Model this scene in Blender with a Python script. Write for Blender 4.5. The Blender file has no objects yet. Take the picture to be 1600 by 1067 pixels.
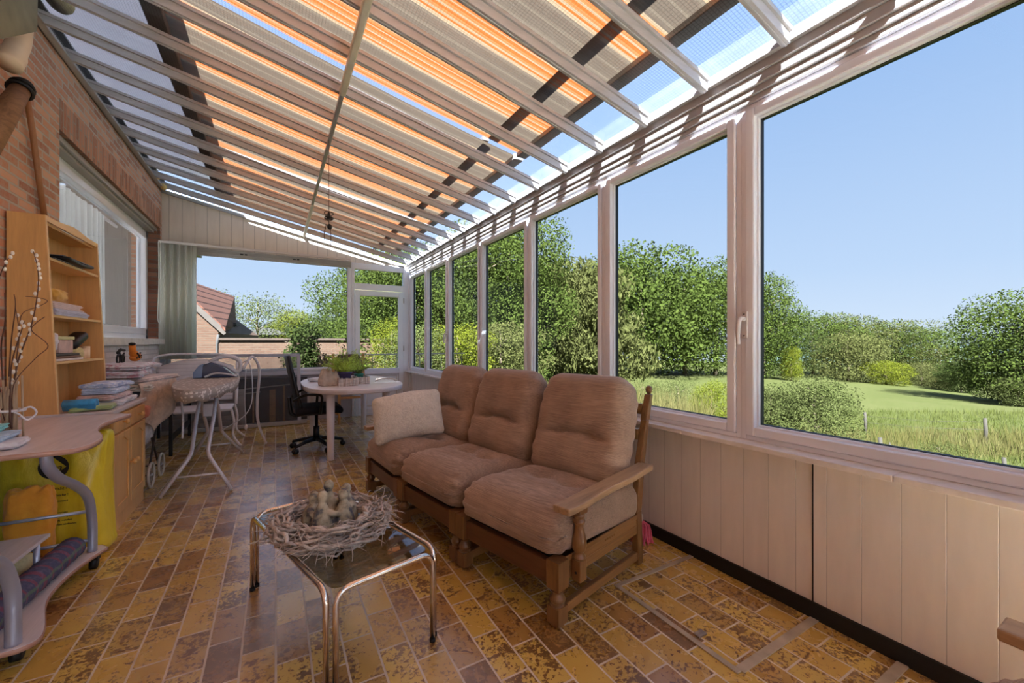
import bpy, bmesh, math, random
import numpy as np
from math import sin, cos, pi, radians, sqrt, floor
from mathutils import Vector, Matrix, Euler

sc = bpy.context.scene
COL = sc.collection
rnd = random.Random(7)

# ---------------------------------------------------------------- camera
H = 1.25
cam_d = bpy.data.cameras.new('camera')
cam = bpy.data.objects.new('camera', cam_d); COL.objects.link(cam)
cam.location = (0, 0, H)
cam.rotation_euler = (radians(90), 0, radians(-30))
cam_d.sensor_width = 36.0
cam_d.lens = 640.0 / 1600.0 * 36.0
cam_d.shift_y = 1.5 / 1600.0
cam_d.clip_start = 0.05
cam_d.clip_end = 6000
sc.camera = cam
sc.view_settings.view_transform = 'Standard'
sc.view_settings.look = 'None'
sc.view_settings.gamma = 1.0
sc.view_settings.use_curve_mapping = False
sc.view_settings.exposure = 4.52
sc.cycles.use_denoising = True
sc.cycles.max_bounces = 10
sc.cycles.diffuse_bounces = 7
sc.cycles.glossy_bounces = 4
sc.cycles.transmission_bounces = 8
sc.cycles.transparent_max_bounces = 24
sc.cycles.sample_clamp_indirect = 6.0
sc.cycles.caustics_reflective = False
sc.cycles.caustics_refractive = False

# ---------------------------------------------------------------- sky and sun
SKY_STRENGTH = 0.30
SUN_STRENGTH = 9.0
SUN_DIR = Vector((0.42, 0.58, -0.70)).normalized()      # the way the light travels
w = bpy.data.worlds.new('world'); sc.world = w; w.use_nodes = True
wt = w.node_tree; wt.nodes.clear()
wo = wt.nodes.new('ShaderNodeOutputWorld'); wb = wt.nodes.new('ShaderNodeBackground')
wc = wt.nodes.new('ShaderNodeTexCoord'); ws = wt.nodes.new('ShaderNodeSeparateXYZ')
wr = wt.nodes.new('ShaderNodeValToRGB')
wt.links.new(wc.outputs['Generated'], ws.inputs[0]); wt.links.new(ws.outputs['Z'], wr.inputs[0])
e = wr.color_ramp.elements
e[0].position = 0.0; e[0].color = (0.64, 0.76, 0.92, 1)
e[1].position = 1.0; e[1].color = (0.24, 0.40, 0.70, 1)
for p_, c_ in ((0.14, (0.50, 0.66, 0.90, 1)), (0.45, (0.34, 0.52, 0.84, 1))):
    k_ = e.new(p_); k_.color = c_
wt.links.new(wr.outputs[0], wb.inputs[0]); wb.inputs[1].default_value = SKY_STRENGTH
wt.links.new(wb.outputs[0], wo.inputs[0])
sd = bpy.data.lights.new('sun', 'SUN'); sd.energy = SUN_STRENGTH; sd.angle = radians(0.8); sd.color = (0.90, 0.97, 1.0)
so = bpy.data.objects.new('sun', sd); COL.objects.link(so)
so.rotation_euler = SUN_DIR.to_track_quat('-Z', 'Y').to_euler(); so.location = (-5, -4, 9)

# ---------------------------------------------------------------- material helpers
class NT:
    def __init__(s, name):
        s.m = bpy.data.materials.new(name); s.m.use_nodes = True
        s.t = s.m.node_tree; s.t.nodes.clear()
        s.out = s.n('ShaderNodeOutputMaterial')
    def n(s, typ, **kw):
        x = s.t.nodes.new(typ)
        for k, v in kw.items(): setattr(x, k, v)
        return x
    def l(s, a, b): s.t.links.new(a, b)
    def put(s, sock, v):
        if hasattr(v, 'links') or isinstance(v, bpy.types.NodeSocket): s.l(v, sock)
        else: sock.default_value = v
    def co(s, scale=(1, 1, 1), rot=(0, 0, 0), loc=(0, 0, 0)):
        c = s.n('ShaderNodeTexCoord'); m = s.n('ShaderNodeMapping')
        m.inputs['Scale'].default_value = scale; m.inputs['Rotation'].default_value = rot; m.inputs['Location'].default_value = loc
        s.l(c.outputs['Object'], m.inputs[0]); return m.outputs[0]
    def noise(s, v, scale, detail=3, rough=.5, dist=0):
        x = s.n('ShaderNodeTexNoise'); s.l(v, x.inputs['Vector']); x.inputs['Scale'].default_value = scale
        x.inputs['Detail'].default_value = detail; x.inputs['Roughness'].default_value = rough; x.inputs['Distortion'].default_value = dist
        return x.outputs['Fac']
    def ramp(s, fac, stops, mode='LINEAR'):
        r = s.n('ShaderNodeValToRGB'); s.l(fac, r.inputs[0]); r.color_ramp.interpolation = mode
        el = r.color_ramp.elements
        while len(el) > 1: el.remove(el[-1])
        for i, (p, c) in enumerate(stops):
            c = tuple(c) + (1,) if hasattr(c, '__len__') else (c, c, c, 1)
            if i == 0: el[0].position = p; el[0].color = c
            else: q = el.new(p); q.color = c
        return r.outputs[0]
    def mix(s, f, a, b, bt='MIX'):
        x = s.n('ShaderNodeMix', data_type='RGBA', blend_type=bt)
        s.put(x.inputs[0], f)
        for k, v in ((6, a), (7, b)):
            if isinstance(v, (tuple, list)): v = tuple(v) + (1,) if len(v) == 3 else v
            s.put(x.inputs[k], v)
        return x.outputs[2]
    def math(s, op, a, b=0.0):
        x = s.n('ShaderNodeMath', operation=op); s.put(x.inputs[0], a); s.put(x.inputs[1], b); return x.outputs[0]
    def bump(s, h, strength=.3, dist=.01, nrm=None):
        b = s.n('ShaderNodeBump'); s.l(h, b.inputs['Height']); b.inputs['Strength'].default_value = strength
        b.inputs['Distance'].default_value = dist
        if nrm: s.l(nrm, b.inputs['Normal'])
        return b.outputs[0]
    def pbr(s, col, rough=.5, metal=0., nrm=None, **kw):
        b = s.n('ShaderNodeBsdfPrincipled')
        if isinstance(col, (tuple, list)): col = tuple(col)[:3] + (1,)
        s.put(b.inputs['Base Color'], col); s.put(b.inputs['Roughness'], rough); s.put(b.inputs['Metallic'], metal)
        if nrm is not None: s.l(nrm, b.inputs['Normal'])
        for k, v in kw.items(): s.put(b.inputs[k.replace('_', ' ')], v)
        s.l(b.outputs[0], s.out.inputs[0]); return b

def lin(r, g, b):
    f = lambda c: (c / 255 / 12.92) if c / 255 <= .04045 else ((c / 255 + .055) / 1.055) ** 2.4
    return (f(r), f(g), f(b))
def sc3(c, k): return tuple(min(1, max(0, x * k)) for x in c)

def plain(name, rgb, rough=.5, metal=0., var=.12, vs=6., bump=0., bs=60., stretch=(1, 1, 1), **kw):
    n = NT(name); c = lin(*rgb); v = n.co(stretch)
    f = n.noise(v, vs, 4)
    col = n.ramp(f, [(.3, sc3(c, 1 - var)), (.7, sc3(c, 1 + var))])
    nr = n.bump(n.noise(v, bs, 3), bump, .004) if bump else None
    n.pbr(col, rough, metal, nr, **kw); return n.m

def wood(name, rgb, dark=.6, rough=.4, axis='x', scale=1., bump=.15):
    n = NT(name); c = lin(*rgb)
    st = {'x': (1.2, 14, 14), 'y': (14, 1.2, 14), 'z': (14, 14, 1.2)}[axis]
    v = n.co(tuple(q * scale for q in st))
    f = n.noise(v, 1.6, 5, .6, 1.2)
    f2 = n.noise(v, 9, 3, .6, .3)
    col = n.ramp(f, [(.3, sc3(c, dark)), (.5, c), (.72, sc3(c, 1.15))])
    col = n.mix(.35, col, n.ramp(f2, [(.35, sc3(c, dark)), (.65, c)]), 'MULTIPLY') if False else n.mix(.3, col, n.ramp(f2, [(.35, sc3(c, dark)), (.65, sc3(c, 1.1))]))
    n.pbr(col, rough, 0, n.bump(f2, bump, .002)); return n.m

# ---------------------------------------------------------------- mesh helpers
class MB:
    def __init__(s): s.v = []; s.f = []; s.smooth = []
    def add(s, vs, fs, smooth=False):
        o = len(s.v); s.v += [tuple(q) for q in vs]
        s.f += [tuple(i + o for i in f) for f in fs]; s.smooth += [smooth] * len(fs); return s
    def box(s, x0, x1, y0, y1, z0, z1):
        v = [(x, y, z) for x in (x0, x1) for y in (y0, y1) for z in (z0, z1)]
        return s.add(v, [(0, 1, 3, 2), (4, 6, 7, 5), (0, 4, 5, 1), (2, 3, 7, 6), (0, 2, 6, 4), (1, 5, 7, 3)])
    def bar(s, a, b, w_, h_, up=(0, 0, 1)):
        a = Vector(a); b = Vector(b); d = (b - a).normalized(); up = Vector(up)
        sd_ = d.cross(up)
        if sd_.length < 1e-4: sd_ = d.cross(Vector((1, 0, 0)))
        sd_.normalize(); up = sd_.cross(d)
        v = [p + sd_ * i * w_ / 2 + up * j * h_ / 2 for p in (a, b) for i in (-1, 1) for j in (-1, 1)]
        return s.add(v, [(0, 1, 3, 2), (4, 6, 7, 5), (0, 4, 5, 1), (2, 3, 7, 6), (0, 2, 6, 4), (1, 5, 7, 3)])
    def tube(s, pts, r, n=10, closed=False, cap=True):
        P = [Vector(p) for p in pts]; R = r if hasattr(r, '__len__') else [r] * len(P)
        k = len(P); vs = []; prev = None
        for i, p in enumerate(P):
            if closed: t = P[(i + 1) % k] - P[i - 1]
            else: t = P[min(i + 1, k - 1)] - P[max(i - 1, 0)]
            if t.length < 1e-9: t = Vector((0, 0, 1))
            t.normalize()
            if prev is None:
                a = Vector((0, 0, 1)) if abs(t.z) < .9 else Vector((1, 0, 0))
            else: a = prev
            u = (a - t * a.dot(t))
            if u.length < 1e-6: u = t.orthogonal()
            u.normalize(); prev = u; w_ = t.cross(u)
            for j in range(n):
                an = 2 * pi * j / n; vs.append(p + (u * cos(an) + w_ * sin(an)) * R[i])
        fs = []
        for i in range(k if closed else k - 1):
            for j in range(n):
                a_, b_ = i * n + j, i * n + (j + 1) % n
                c_, d_ = ((i + 1) % k) * n + (j + 1) % n, ((i + 1) % k) * n + j
                fs.append((a_, b_, c_, d_))
        if not closed and cap:
            fs.append(tuple(range(n - 1, -1, -1))); fs.append(tuple((k - 1) * n + j for j in range(n)))
        return s.add(vs, fs, True)
    def lathe(s, prof, c=(0, 0, 0), n=20, sq=None):
        vs = []
        for r, z in prof:
            for j in range(n):
                a = 2 * pi * j / n; vs.append((c[0] + r * cos(a), c[1] + r * sin(a), c[2] + z))
        fs = [(i * n + j, i * n + (j + 1) % n, (i + 1) * n + (j + 1) % n, (i + 1) * n + j) for i in range(len(prof) - 1) for j in range(n)]
        fs.append(tuple(range(n - 1, -1, -1))); fs.append(tuple((len(prof) - 1) * n + j for j in range(n)))
        return s.add(vs, fs, True)
    def prism(s, poly, a0, a1, axis='z'):
        n = len(poly)
        f = {'z': lambda p, q: (p[0], p[1], q), 'y': lambda p, q: (p[0], q, p[1]), 'x': lambda p, q: (q, p[0], p[1])}[axis]
        v = [f(p, a0) for p in poly] + [f(p, a1) for p in poly]
        return s.add(v, [tuple(range(n - 1, -1, -1)), tuple(range(n, 2 * n))] + [(i, (i + 1) % n, n + (i + 1) % n, n + i) for i in range(n)])
    def grid(s, nu, nv, fn, smooth=True, closed_u=False):
        v = [fn(i / (nu if closed_u else nu - 1), j / (nv - 1)) for i in range(nu) for j in range(nv)]
        f = [(i * nv + j, ((i + 1) % nu) * nv + j, ((i + 1) % nu) * nv + j + 1, i * nv + j + 1) for i in range(nu if closed_u else nu - 1) for j in range(nv - 1)]
        return s.add(v, f, smooth)
    def ball(s, c, r, n=10, m=8):
        r = r if hasattr(r, '__len__') else (r, r, r)
        return s.grid(n, m, lambda a, b: (c[0] + r[0] * sin(pi * b) * cos(2 * pi * a), c[1] + r[1] * sin(pi * b) * sin(2 * pi * a), c[2] - r[2] * cos(pi * b)), True, True)
    def rbox(s, size, r, n=8, fn=None, M=None):
        """rounded box centred at the origin, sub-divided, shaped by fn(p, nrm)->p"""
        hx, hy, hz = (q / 2 for q in size); vs = []; fs = []; idx = {}
        def pt(a):
            key = tuple(round(q, 4) for q in a)
            if key in idx: return idx[key]
            p = Vector((a[0] * hx, a[1] * hy, a[2] * hz))
            inn = Vector((max(-(hx - r), min(hx - r, p.x)), max(-(hy - r), min(hy - r, p.y)), max(-(hz - r), min(hz - r, p.z))))
            d = p - inn
            nr = d.normalized() if d.length > 1e-9 else Vector(a).normalized()
            q = inn + nr * r
            if fn: q = Vector(fn(q, nr))
            if M: q = M @ q
            idx[key] = len(vs); vs.append(q); return idx[key]
        def sp(i): # denser near the edges
            t = i / n * 2 - 1; return sin(t * pi / 2) * .5 + t * .5
        for ax in range(3):
            for sg in (-1, 1):
                for i in range(n):
                    for j in range(n):
                        q = []
                        for (a, b) in ((i, j), (i + 1, j), (i + 1, j + 1), (i, j + 1)):
                            c = [0, 0, 0]; c[ax] = sg; c[(ax + 1) % 3] = sp(a); c[(ax + 2) % 3] = sp(b); q.append(pt(c))
                        fs.append(tuple(q) if sg > 0 else tuple(reversed(q)))
        return s.add(vs, fs, True)
    def xf(s, M):
        s.v = [tuple(M @ Vector(p)) for p in s.v]; return s
    def mesh(s, name, off=(0, 0, 0)):
        me = bpy.data.meshes.new(name)
        me.from_pydata([(a - off[0], b - off[1], c - off[2]) for a, b, c in s.v], [], s.f)
        me.polygons.foreach_set('use_smooth', s.smooth); me.update()
        return me

def tag(o, label=None, cat=None, group=None, kind=None):
    if label: o['label'] = label
    if cat: o['category'] = cat
    if group: o['group'] = group
    if kind: o['kind'] = kind
    return o
def root(name, loc, label, cat, group=None, rz=0.):
    o = bpy.data.objects.new(name, None); COL.objects.link(o); o.location = loc; o.rotation_euler = (0, 0, rz)
    o.empty_display_size = .1
    return tag(o, label, cat, group)
def origin_of(o):
    p = Vector((0, 0, 0))
    while o is not None: p = p + Vector(o.location); o = o.parent
    return p
def obj(name, mb, mat, parent=None, bevel=0., solid=0., sub=0, local=False, label=None):
    off = (0, 0, 0) if (parent is None or local) else origin_of(parent)
    me = mb.mesh(name, off); me.materials.append(mat)
    o = bpy.data.objects.new(name, me); COL.objects.link(o)
    if parent is not None: o.parent = parent
    if solid:
        md = o.modifiers.new('solid', 'SOLIDIFY'); md.thickness = solid; md.offset = 0
    if sub:
        md = o.modifiers.new('sub', 'SUBSURF'); md.levels = sub; md.render_levels = sub
    if bevel:
        md = o.modifiers.new('bevel', 'BEVEL'); md.width = bevel; md.segments = 2; md.limit_method = 'ANGLE'; md.angle_limit = radians(35)
    if label: o['label'] = label
    return o
def thing(name, mb, mat, label, cat, group=None, **kw):
    """one mesh, its origin set at its base"""
    xs = [p[0] for p in mb.v]; ys = [p[1] for p in mb.v]; zs = [p[2] for p in mb.v]
    c = ((min(xs) + max(xs)) / 2, (min(ys) + max(ys)) / 2, min(zs))
    mb.v = [(a - c[0], b - c[1], q - c[2]) for a, b, q in mb.v]
    o = obj(name, mb, mat, **kw); o.location = c
    return tag(o, label, cat, group)
def struct(name, mb, mat, parent=None, **kw):
    o = obj(name, mb, mat, parent, **kw)
    if parent is None: o['kind'] = 'structure'
    return o
def dup(r, loc, rz, label=None, group=None):
    q = r.copy(); COL.objects.link(q); q.location = loc; q.rotation_euler = (0, 0, rz)
    if label: q['label'] = label
    if group: q['group'] = group
    for ch in list(r.children):
        c = ch.copy(); COL.objects.link(c); c.parent = q
        for g in list(ch.children):
            d = g.copy(); COL.objects.link(d); d.parent = c
    return q
def smoothpath(pts, k=6):
    P = [Vector(p) for p in pts]; out = []
    for i in range(len(P) - 1):
        p0 = P[max(i - 1, 0)]; p1 = P[i]; p2 = P[i + 1]; p3 = P[min(i + 2, len(P) - 1)]
        for j in range(k):
            t = j / k
            out.append(.5 * ((2 * p1) + (-p0 + p2) * t + (2 * p0 - 5 * p1 + 4 * p2 - p3) * t * t + (-p0 + 3 * p1 - 3 * p2 + p3) * t ** 3))
    out.append(P[-1]); return out
def fillet(pts, r, k=6):
    """polyline with rounded corners"""
    P = [Vector(p) for p in pts]; out = [P[0]]
    for i in range(1, len(P) - 1):
        a = (P[i - 1] - P[i]); b = (P[i + 1] - P[i]); rr = min(r, a.length * .49, b.length * .49)
        a = P[i] + a.normalized() * rr; b = P[i] + b.normalized() * rr
        for j in range(k + 1):
            t = j / k; out.append(a * (1 - t) ** 2 + P[i] * 2 * t * (1 - t) + b * t * t)
    out.append(P[-1]); return out

# direction of a photograph pixel, used to read off where far things stand
def ray(u, v):
    a = (u - 800) / 640.; b = (535 - v) / 640.; s_, c_ = .5, sqrt(3) / 2
    return Vector((s_ + a * c_, c_ - a * s_, b))
def at(u, v, d): r = ray(u, v) * d; return Vector((r.x, r.y, r.z + H))
# ================================================================ materials
m_white = plain('white_pvc', (205, 198, 194), .32, var=.03, vs=2)
m_frame = plain('window_pvc', (228, 230, 236), .3, var=.04, vs=3)
m_beam = plain('eaves_paint', (160, 156, 152), .4, var=.05, vs=5, bump=.1)
m_alu = plain('aluminium', (178, 172, 168), .38, .75, var=.08, vs=9, stretch=(1, 8, 8))
m_rafter = plain('rafter_metal', (176, 174, 172), .4, .1, var=.1, vs=5, stretch=(1, 9, 9))
m_purlin = plain('purlin_paint', (212, 206, 184), .4, .1, var=.15, vs=7)
m_seal = plain('black_rubber', (28, 28, 30), .6)
m_black = plain('black_plastic', (14, 14, 17), .45, var=.2)
m_blackp = plain('black_paint', (5, 5, 5), .6, var=.3)
m_marble = plain('white_marble', (222, 216, 210), .28, var=.12, vs=14, bump=.25, bs=40)
m_chrome = plain('chrome', (225, 215, 205), .12, 1., var=.04)
m_silver = plain('silver_tube', (176, 184, 204), .35, .55, var=.05)
m_paper = plain('paper', (225, 220, 222), .7, var=.08, vs=20)
m_brass = plain('knob_wood', (214, 170, 105), .35)
m_dark = plain('dark_room', (58, 54, 52), .8)
m_grey = plain('grey_soffit', (190, 184, 182), .7, var=.15)

def brick(name, axes, cols, mortar, bw, bh, mort=.08, dark=None, rough=.85, rot=0):
    """axes = which object axes run along and up the wall"""
    n = NT(name); c = n.n('ShaderNodeTexCoord'); sp = n.n('ShaderNodeSeparateXYZ'); n.l(c.outputs['Object'], sp.inputs[0])
    cb = n.n('ShaderNodeCombineXYZ'); n.l(sp.outputs[axes[0]], cb.inputs[0]); n.l(sp.outputs[axes[1]], cb.inputs[1])
    b = n.n('ShaderNodeTexBrick'); n.l(cb.outputs[0], b.inputs['Vector']); b.inputs['Scale'].default_value = 1
    b.inputs['Brick Width'].default_value = bw; b.inputs['Row Height'].default_value = bh
    b.inputs['Mortar Size'].default_value = mort * bh; b.inputs['Mortar Smooth'].default_value = .2
    b.inputs['Color1'].default_value = (0, 0, 0, 1); b.inputs['Color2'].default_value = (1, 1, 1, 1); b.inputs['Mortar'].default_value = (.5, .5, .5, 1)
    cc = n.ramp(b.outputs['Color'], [(0, lin(*cols[0])), (.5, lin(*cols[1])), (1, lin(*cols[2]))])
    nz = n.noise(n.co((1, 1, 1)), 30, 4, .6)
    cc = n.mix(n.ramp(nz, [(.35, 0.), (.75, .55)]), cc, lin(*mortar))
    col = n.mix(b.outputs['Fac'], cc, lin(*mortar))
    inv = n.math('SUBTRACT', 1., b.outputs['Fac'])
    h = n.math('ADD', inv, n.math('MULTIPLY', nz, .35))
    n.pbr(col, rough, 0, n.bump(h, .8, .008)); return n.m
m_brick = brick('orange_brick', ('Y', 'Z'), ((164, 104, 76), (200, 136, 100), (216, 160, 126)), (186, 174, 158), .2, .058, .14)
m_brick_shaded = brick('shaded_brick_reveal', ('X', 'Z'), ((120, 74, 56), (160, 102, 76), (180, 124, 98)), (130, 116, 104), .2, .058, .11)  # darker copy for the recess side, its shade put into the colours
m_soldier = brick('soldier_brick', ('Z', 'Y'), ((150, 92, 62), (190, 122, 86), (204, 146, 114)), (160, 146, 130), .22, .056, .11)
m_soldier_shaded = brick('shaded_soldier_under', ('X', 'Y'), ((130, 82, 60), (160, 104, 78), (176, 122, 96)), (120, 106, 94), .22, .056, .13)  # darker copy for the lintel underside, recess shade put into the colours
m_wbrick = brick('whitewashed_brick', ('Y', 'Z'), ((206, 190, 184), (222, 208, 200), (232, 222, 216)), (196, 184, 176), .2, .058, .1)
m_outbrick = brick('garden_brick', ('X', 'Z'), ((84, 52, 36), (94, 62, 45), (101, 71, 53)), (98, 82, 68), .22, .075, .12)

def floor_mat():
    n = NT('glazed_floor_tile'); c = n.n('ShaderNodeTexCoord'); sp = n.n('ShaderNodeSeparateXYZ'); n.l(c.outputs['Object'], sp.inputs[0])
    cb = n.n('ShaderNodeCombineXYZ')
    n.l(n.math('ADD', sp.outputs['Y'], .045 + 10), cb.inputs[0]); n.l(n.math('ADD', sp.outputs['X'], 12 - .001), cb.inputs[1])
    b = n.n('ShaderNodeTexBrick'); n.l(cb.outputs[0], b.inputs['Vector']); b.inputs['Scale'].default_value = 1
    b.inputs['Brick Width'].default_value = .25; b.inputs['Row Height'].default_value = .12
    b.inputs['Mortar Size'].default_value = .0042; b.inputs['Mortar Smooth'].default_value = .12
    b.inputs['Color1'].default_value = (0, 0, 0, 1); b.inputs['Color2'].default_value = (1, 1, 1, 1); b.inputs['Mortar'].default_value = (.5, .5, .5, 1)
    rv = b.outputs['Color']
    # a per-tile shift of the mottling, so it does not run across joints
    cb2 = n.n('ShaderNodeCombineXYZ'); n.l(n.math('MULTIPLY', rv, 37.), cb2.inputs[2]); n.l(sp.outputs['X'], cb2.inputs[0]); n.l(sp.outputs['Y'], cb2.inputs[1])
    f1 = n.noise(cb2.outputs[0], 64, 4, .62, .2); f0 = n.noise(cb2.outputs[0], 9, 3, .6, .6)
    base = n.ramp(rv, [(0, lin(192, 154, 72)), (.25, lin(210, 174, 82)), (.5, lin(164, 122, 68)), (.75, lin(216, 184, 94)), (1, lin(146, 102, 58))])
    dark = n.ramp(rv, [(0, lin(98, 62, 34)), (.5, lin(104, 62, 36)), (1, lin(118, 84, 42))])
    mot = n.math('ADD', n.math('MULTIPLY', f1, .72), n.math('MULTIPLY', f0, .5))
    th = n.math('ADD', mot, n.math('MULTIPLY', rv, .11))
    msk = n.ramp(th, [(.69, 0.), (.73, 1.)])
    colr = n.mix(n.math('MULTIPLY', msk, .92), base, dark)
    grout = n.ramp(n.noise(n.co(), 12, 3), [(.3, lin(196, 180, 160)), (.7, lin(222, 208, 190))])
    col = n.mix(b.outputs['Fac'], colr, grout)
    rg = n.mix(b.outputs['Fac'], n.ramp(f0, [(.3, .20), (.7, .34)]), (.7, .7, .7))
    inv = n.math('SUBTRACT', 1., b.outputs['Fac'])
    h = n.math('ADD', inv, n.math('MULTIPLY', n.noise(cb2.outputs[0], 22, 2), .45))
    n.pbr(col, rg, 0, n.bump(h, .55, .003), Specular_IOR_Level=.9, Coat_Weight=.7, Coat_Roughness=.3); return n.m
m_tile = floor_mat()

def planks(name, rgb, axis, width, groove=.06, rough=.5):
    n = NT(name); c = n.n('ShaderNodeTexCoord'); sp = n.n('ShaderNodeSeparateXYZ'); n.l(c.outputs['Object'], sp.inputs[0])
    f = n.math('FRACT', n.math('DIVIDE', n.math('ADD', sp.outputs[axis], 20.), width))
    g = n.ramp(f, [(0, 0.), (groove * .5, 0.), (groove, 1.), (1, 1.)])
    c1 = lin(*rgb); nz = n.noise(n.co((1, 1, .2)), 20, 3)
    col = n.mix(g, sc3(c1, .62), n.ramp(nz, [(.3, sc3(c1, .95)), (.7, sc3(c1, 1.04))]))
    n.pbr(col, rough, 0, n.bump(g, .5, .004)); return n.m
m_panel = planks('fascia_panel', (222, 214, 208), 'Y', .125, .03, .45)
m_clad = planks('gable_cladding', (216, 206, 192), 'X', .145, .07, .5)

def glass(name, tint=(.97, .985, .98), rough=.0, refl=1.):
    n = NT(name); tr = n.n('ShaderNodeBsdfTransparent'); tr.inputs[0].default_value = tuple(tint) + (1,)
    gl = n.n('ShaderNodeBsdfGlossy'); gl.inputs['Roughness'].default_value = rough
    fr = n.n('ShaderNodeFresnel'); fr.inputs[0].default_value = 1.45
    mx = n.n('ShaderNodeMixShader'); ge = n.n('ShaderNodeNewGeometry'); n.l(n.math('MULTIPLY', n.math('MULTIPLY', fr.outputs[0], refl), n.math('SUBTRACT', 1., ge.outputs['Backfacing'])), mx.inputs[0]); n.l(tr.outputs[0], mx.inputs[1]); n.l(gl.outputs[0], mx.inputs[2])
    n.l(mx.outputs[0], n.out.inputs[0]); return n.m
m_clear = glass('rear_daylight_glass', (.9, .9, .93), refl=.1)
m_glass = glass('window_glass', (.392, .395, .395), refl=.11)
m_roomglass = glass('house_glass', (.62, .62, .64), 0, .5)

def smoked():
    n = NT('smoked_glass'); tr = n.n('ShaderNodeBsdfTransparent'); tr.inputs[0].default_value = (.52, .5, .42, 1)
    gl = n.n('ShaderNodeBsdfGlossy'); gl.inputs['Roughness'].default_value = .02
    fr = n.n('ShaderNodeFresnel'); fr.inputs[0].default_value = 1.7
    mx = n.n('ShaderNodeMixShader'); ge = n.n('ShaderNodeNewGeometry'); n.l(n.math('MULTIPLY', fr.outputs[0], n.math('SUBTRACT', 1., ge.outputs['Backfacing'])), mx.inputs[0]); n.l(tr.outputs[0], mx.inputs[1]); n.l(gl.outputs[0], mx.inputs[2])
    n.l(mx.outputs[0], n.out.inputs[0]); return n.m
m_smoke = smoked()

def poly_roof():
    """ribbed polycarbonate: clear sheet with a fine square grid, slightly milky"""
    n = NT('polycarbonate_sheet'); c = n.n('ShaderNodeTexCoord'); sp = n.n('ShaderNodeSeparateXYZ'); n.l(c.outputs['Object'], sp.inputs[0])
    def line(ax, w_, t):
        f = n.math('FRACT', n.math('DIVIDE', n.math('ADD', sp.outputs[ax], 20.), w_))
        return n.math('LESS_THAN', f, t)
    g = n.math('MAXIMUM', line('X', .0165, .16), line('Y', .0165, .2))
    tr = n.n('ShaderNodeBsdfTransparent'); n.l(n.mix(g, (.225, .222, .24), (.15, .148, .16)), tr.inputs[0])
    tl = n.n('ShaderNodeBsdfTranslucent'); tl.inputs[0].default_value = (.86, .86, .9, 1)
    df = n.n('ShaderNodeBsdfDiffuse'); df.inputs[0].default_value = (.6, .6, .6, 1)
    gl = n.n('ShaderNodeBsdfGlossy'); gl.inputs['Roughness'].default_value = .18
    nz = n.noise(n.co((.6, 3.5, 1)), 1.4, 3, .5, .4)
    m1 = n.n('ShaderNodeMixShader'); n.l(n.ramp(nz, [(.35, .004), (.68, .014)]), m1.inputs[0]); n.l(tr.outputs[0], m1.inputs[1]); n.l(tl.outputs[0], m1.inputs[2])
    m2 = n.n('ShaderNodeMixShader'); m2.inputs[0].default_value = .006; n.l(m1.outputs[0], m2.inputs[1]); n.l(df.outputs[0], m2.inputs[2])
    m3 = n.n('ShaderNodeMixShader'); m3.inputs[0].default_value = .05; n.l(m2.outputs[0], m3.inputs[1]); n.l(gl.outputs[0], m3.inputs[2])
    n.l(m3.outputs[0], n.out.inputs[0]); return n.m
m_poly = poly_roof()

def awning_mat():
    n = NT('striped_awning_canvas'); c = n.n('ShaderNodeTexCoord'); sp = n.n('ShaderNodeSeparateXYZ'); n.l(c.outputs['Object'], sp.inputs[0])
    f = n.math('FRACT', n.math('DIVIDE', n.math('ADD', sp.outputs['Y'], 20.13), .47))
    O = lin(152, 72, 32); O2 = lin(147, 85, 49); C = lin(124, 106, 82); T = lin(76, 67, 56); T2 = lin(86, 77, 64)
    st = [(0, T), (.05, T2), (.09, T), (.14, C), (.175, O2), (.235, O), (.26, C), (.285, O2), (.33, O), (.36, C), (.38, O), (.42, O2), (.46, C), (.485, O), (.53, O2), (.57, C), (.60, O), (.63, C),
          (.68, T2), (.73, T), (.86, T2), (.90, T)]
    col = n.ramp(f, st, 'CONSTANT')
    wv = n.noise(n.co((60, 8, 1)), 3, 2); col = n.mix(.25, col, n.ramp(wv, [(.3, (.35, .25, .15)), (.7, (1., .9, .75))]), 'MULTIPLY')
    tl = n.n('ShaderNodeBsdfTranslucent'); n.l(col, tl.inputs[0]); df = n.n('ShaderNodeBsdfDiffuse'); n.l(col, df.inputs[0])
    mx = n.n('ShaderNodeMixShader'); mx.inputs[0].default_value = .25; n.l(tl.outputs[0], mx.inputs[1]); n.l(df.outputs[0], mx.inputs[2])
    n.l(mx.outputs[0], n.out.inputs[0]); return n.m
m_awn = awning_mat()

def ground_mat():
    n = NT('meadow_ground'); v = n.co()
    a = n.noise(v, .12, 4, .6); b = n.noise(v, 2.2, 5, .7); c = n.noise(v, .45, 3, .6)
    col = n.ramp(a, [(.3, lin(73, 76, 40)), (.55, lin(81, 82, 46)), (.75, lin(93, 90, 58))])
    col = n.mix(n.ramp(c, [(.45, 0.), (.7, .7)]), col, lin(87, 87, 52))
    col = n.mix(n.ramp(b, [(.4, .45), (.65, 0.)]), col, lin(64, 74, 34))
    n.pbr(col, .95, 0, n.bump(b, .6, .1), Specular_IOR_Level=.1); return n.m
m_ground = ground_mat()

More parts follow.
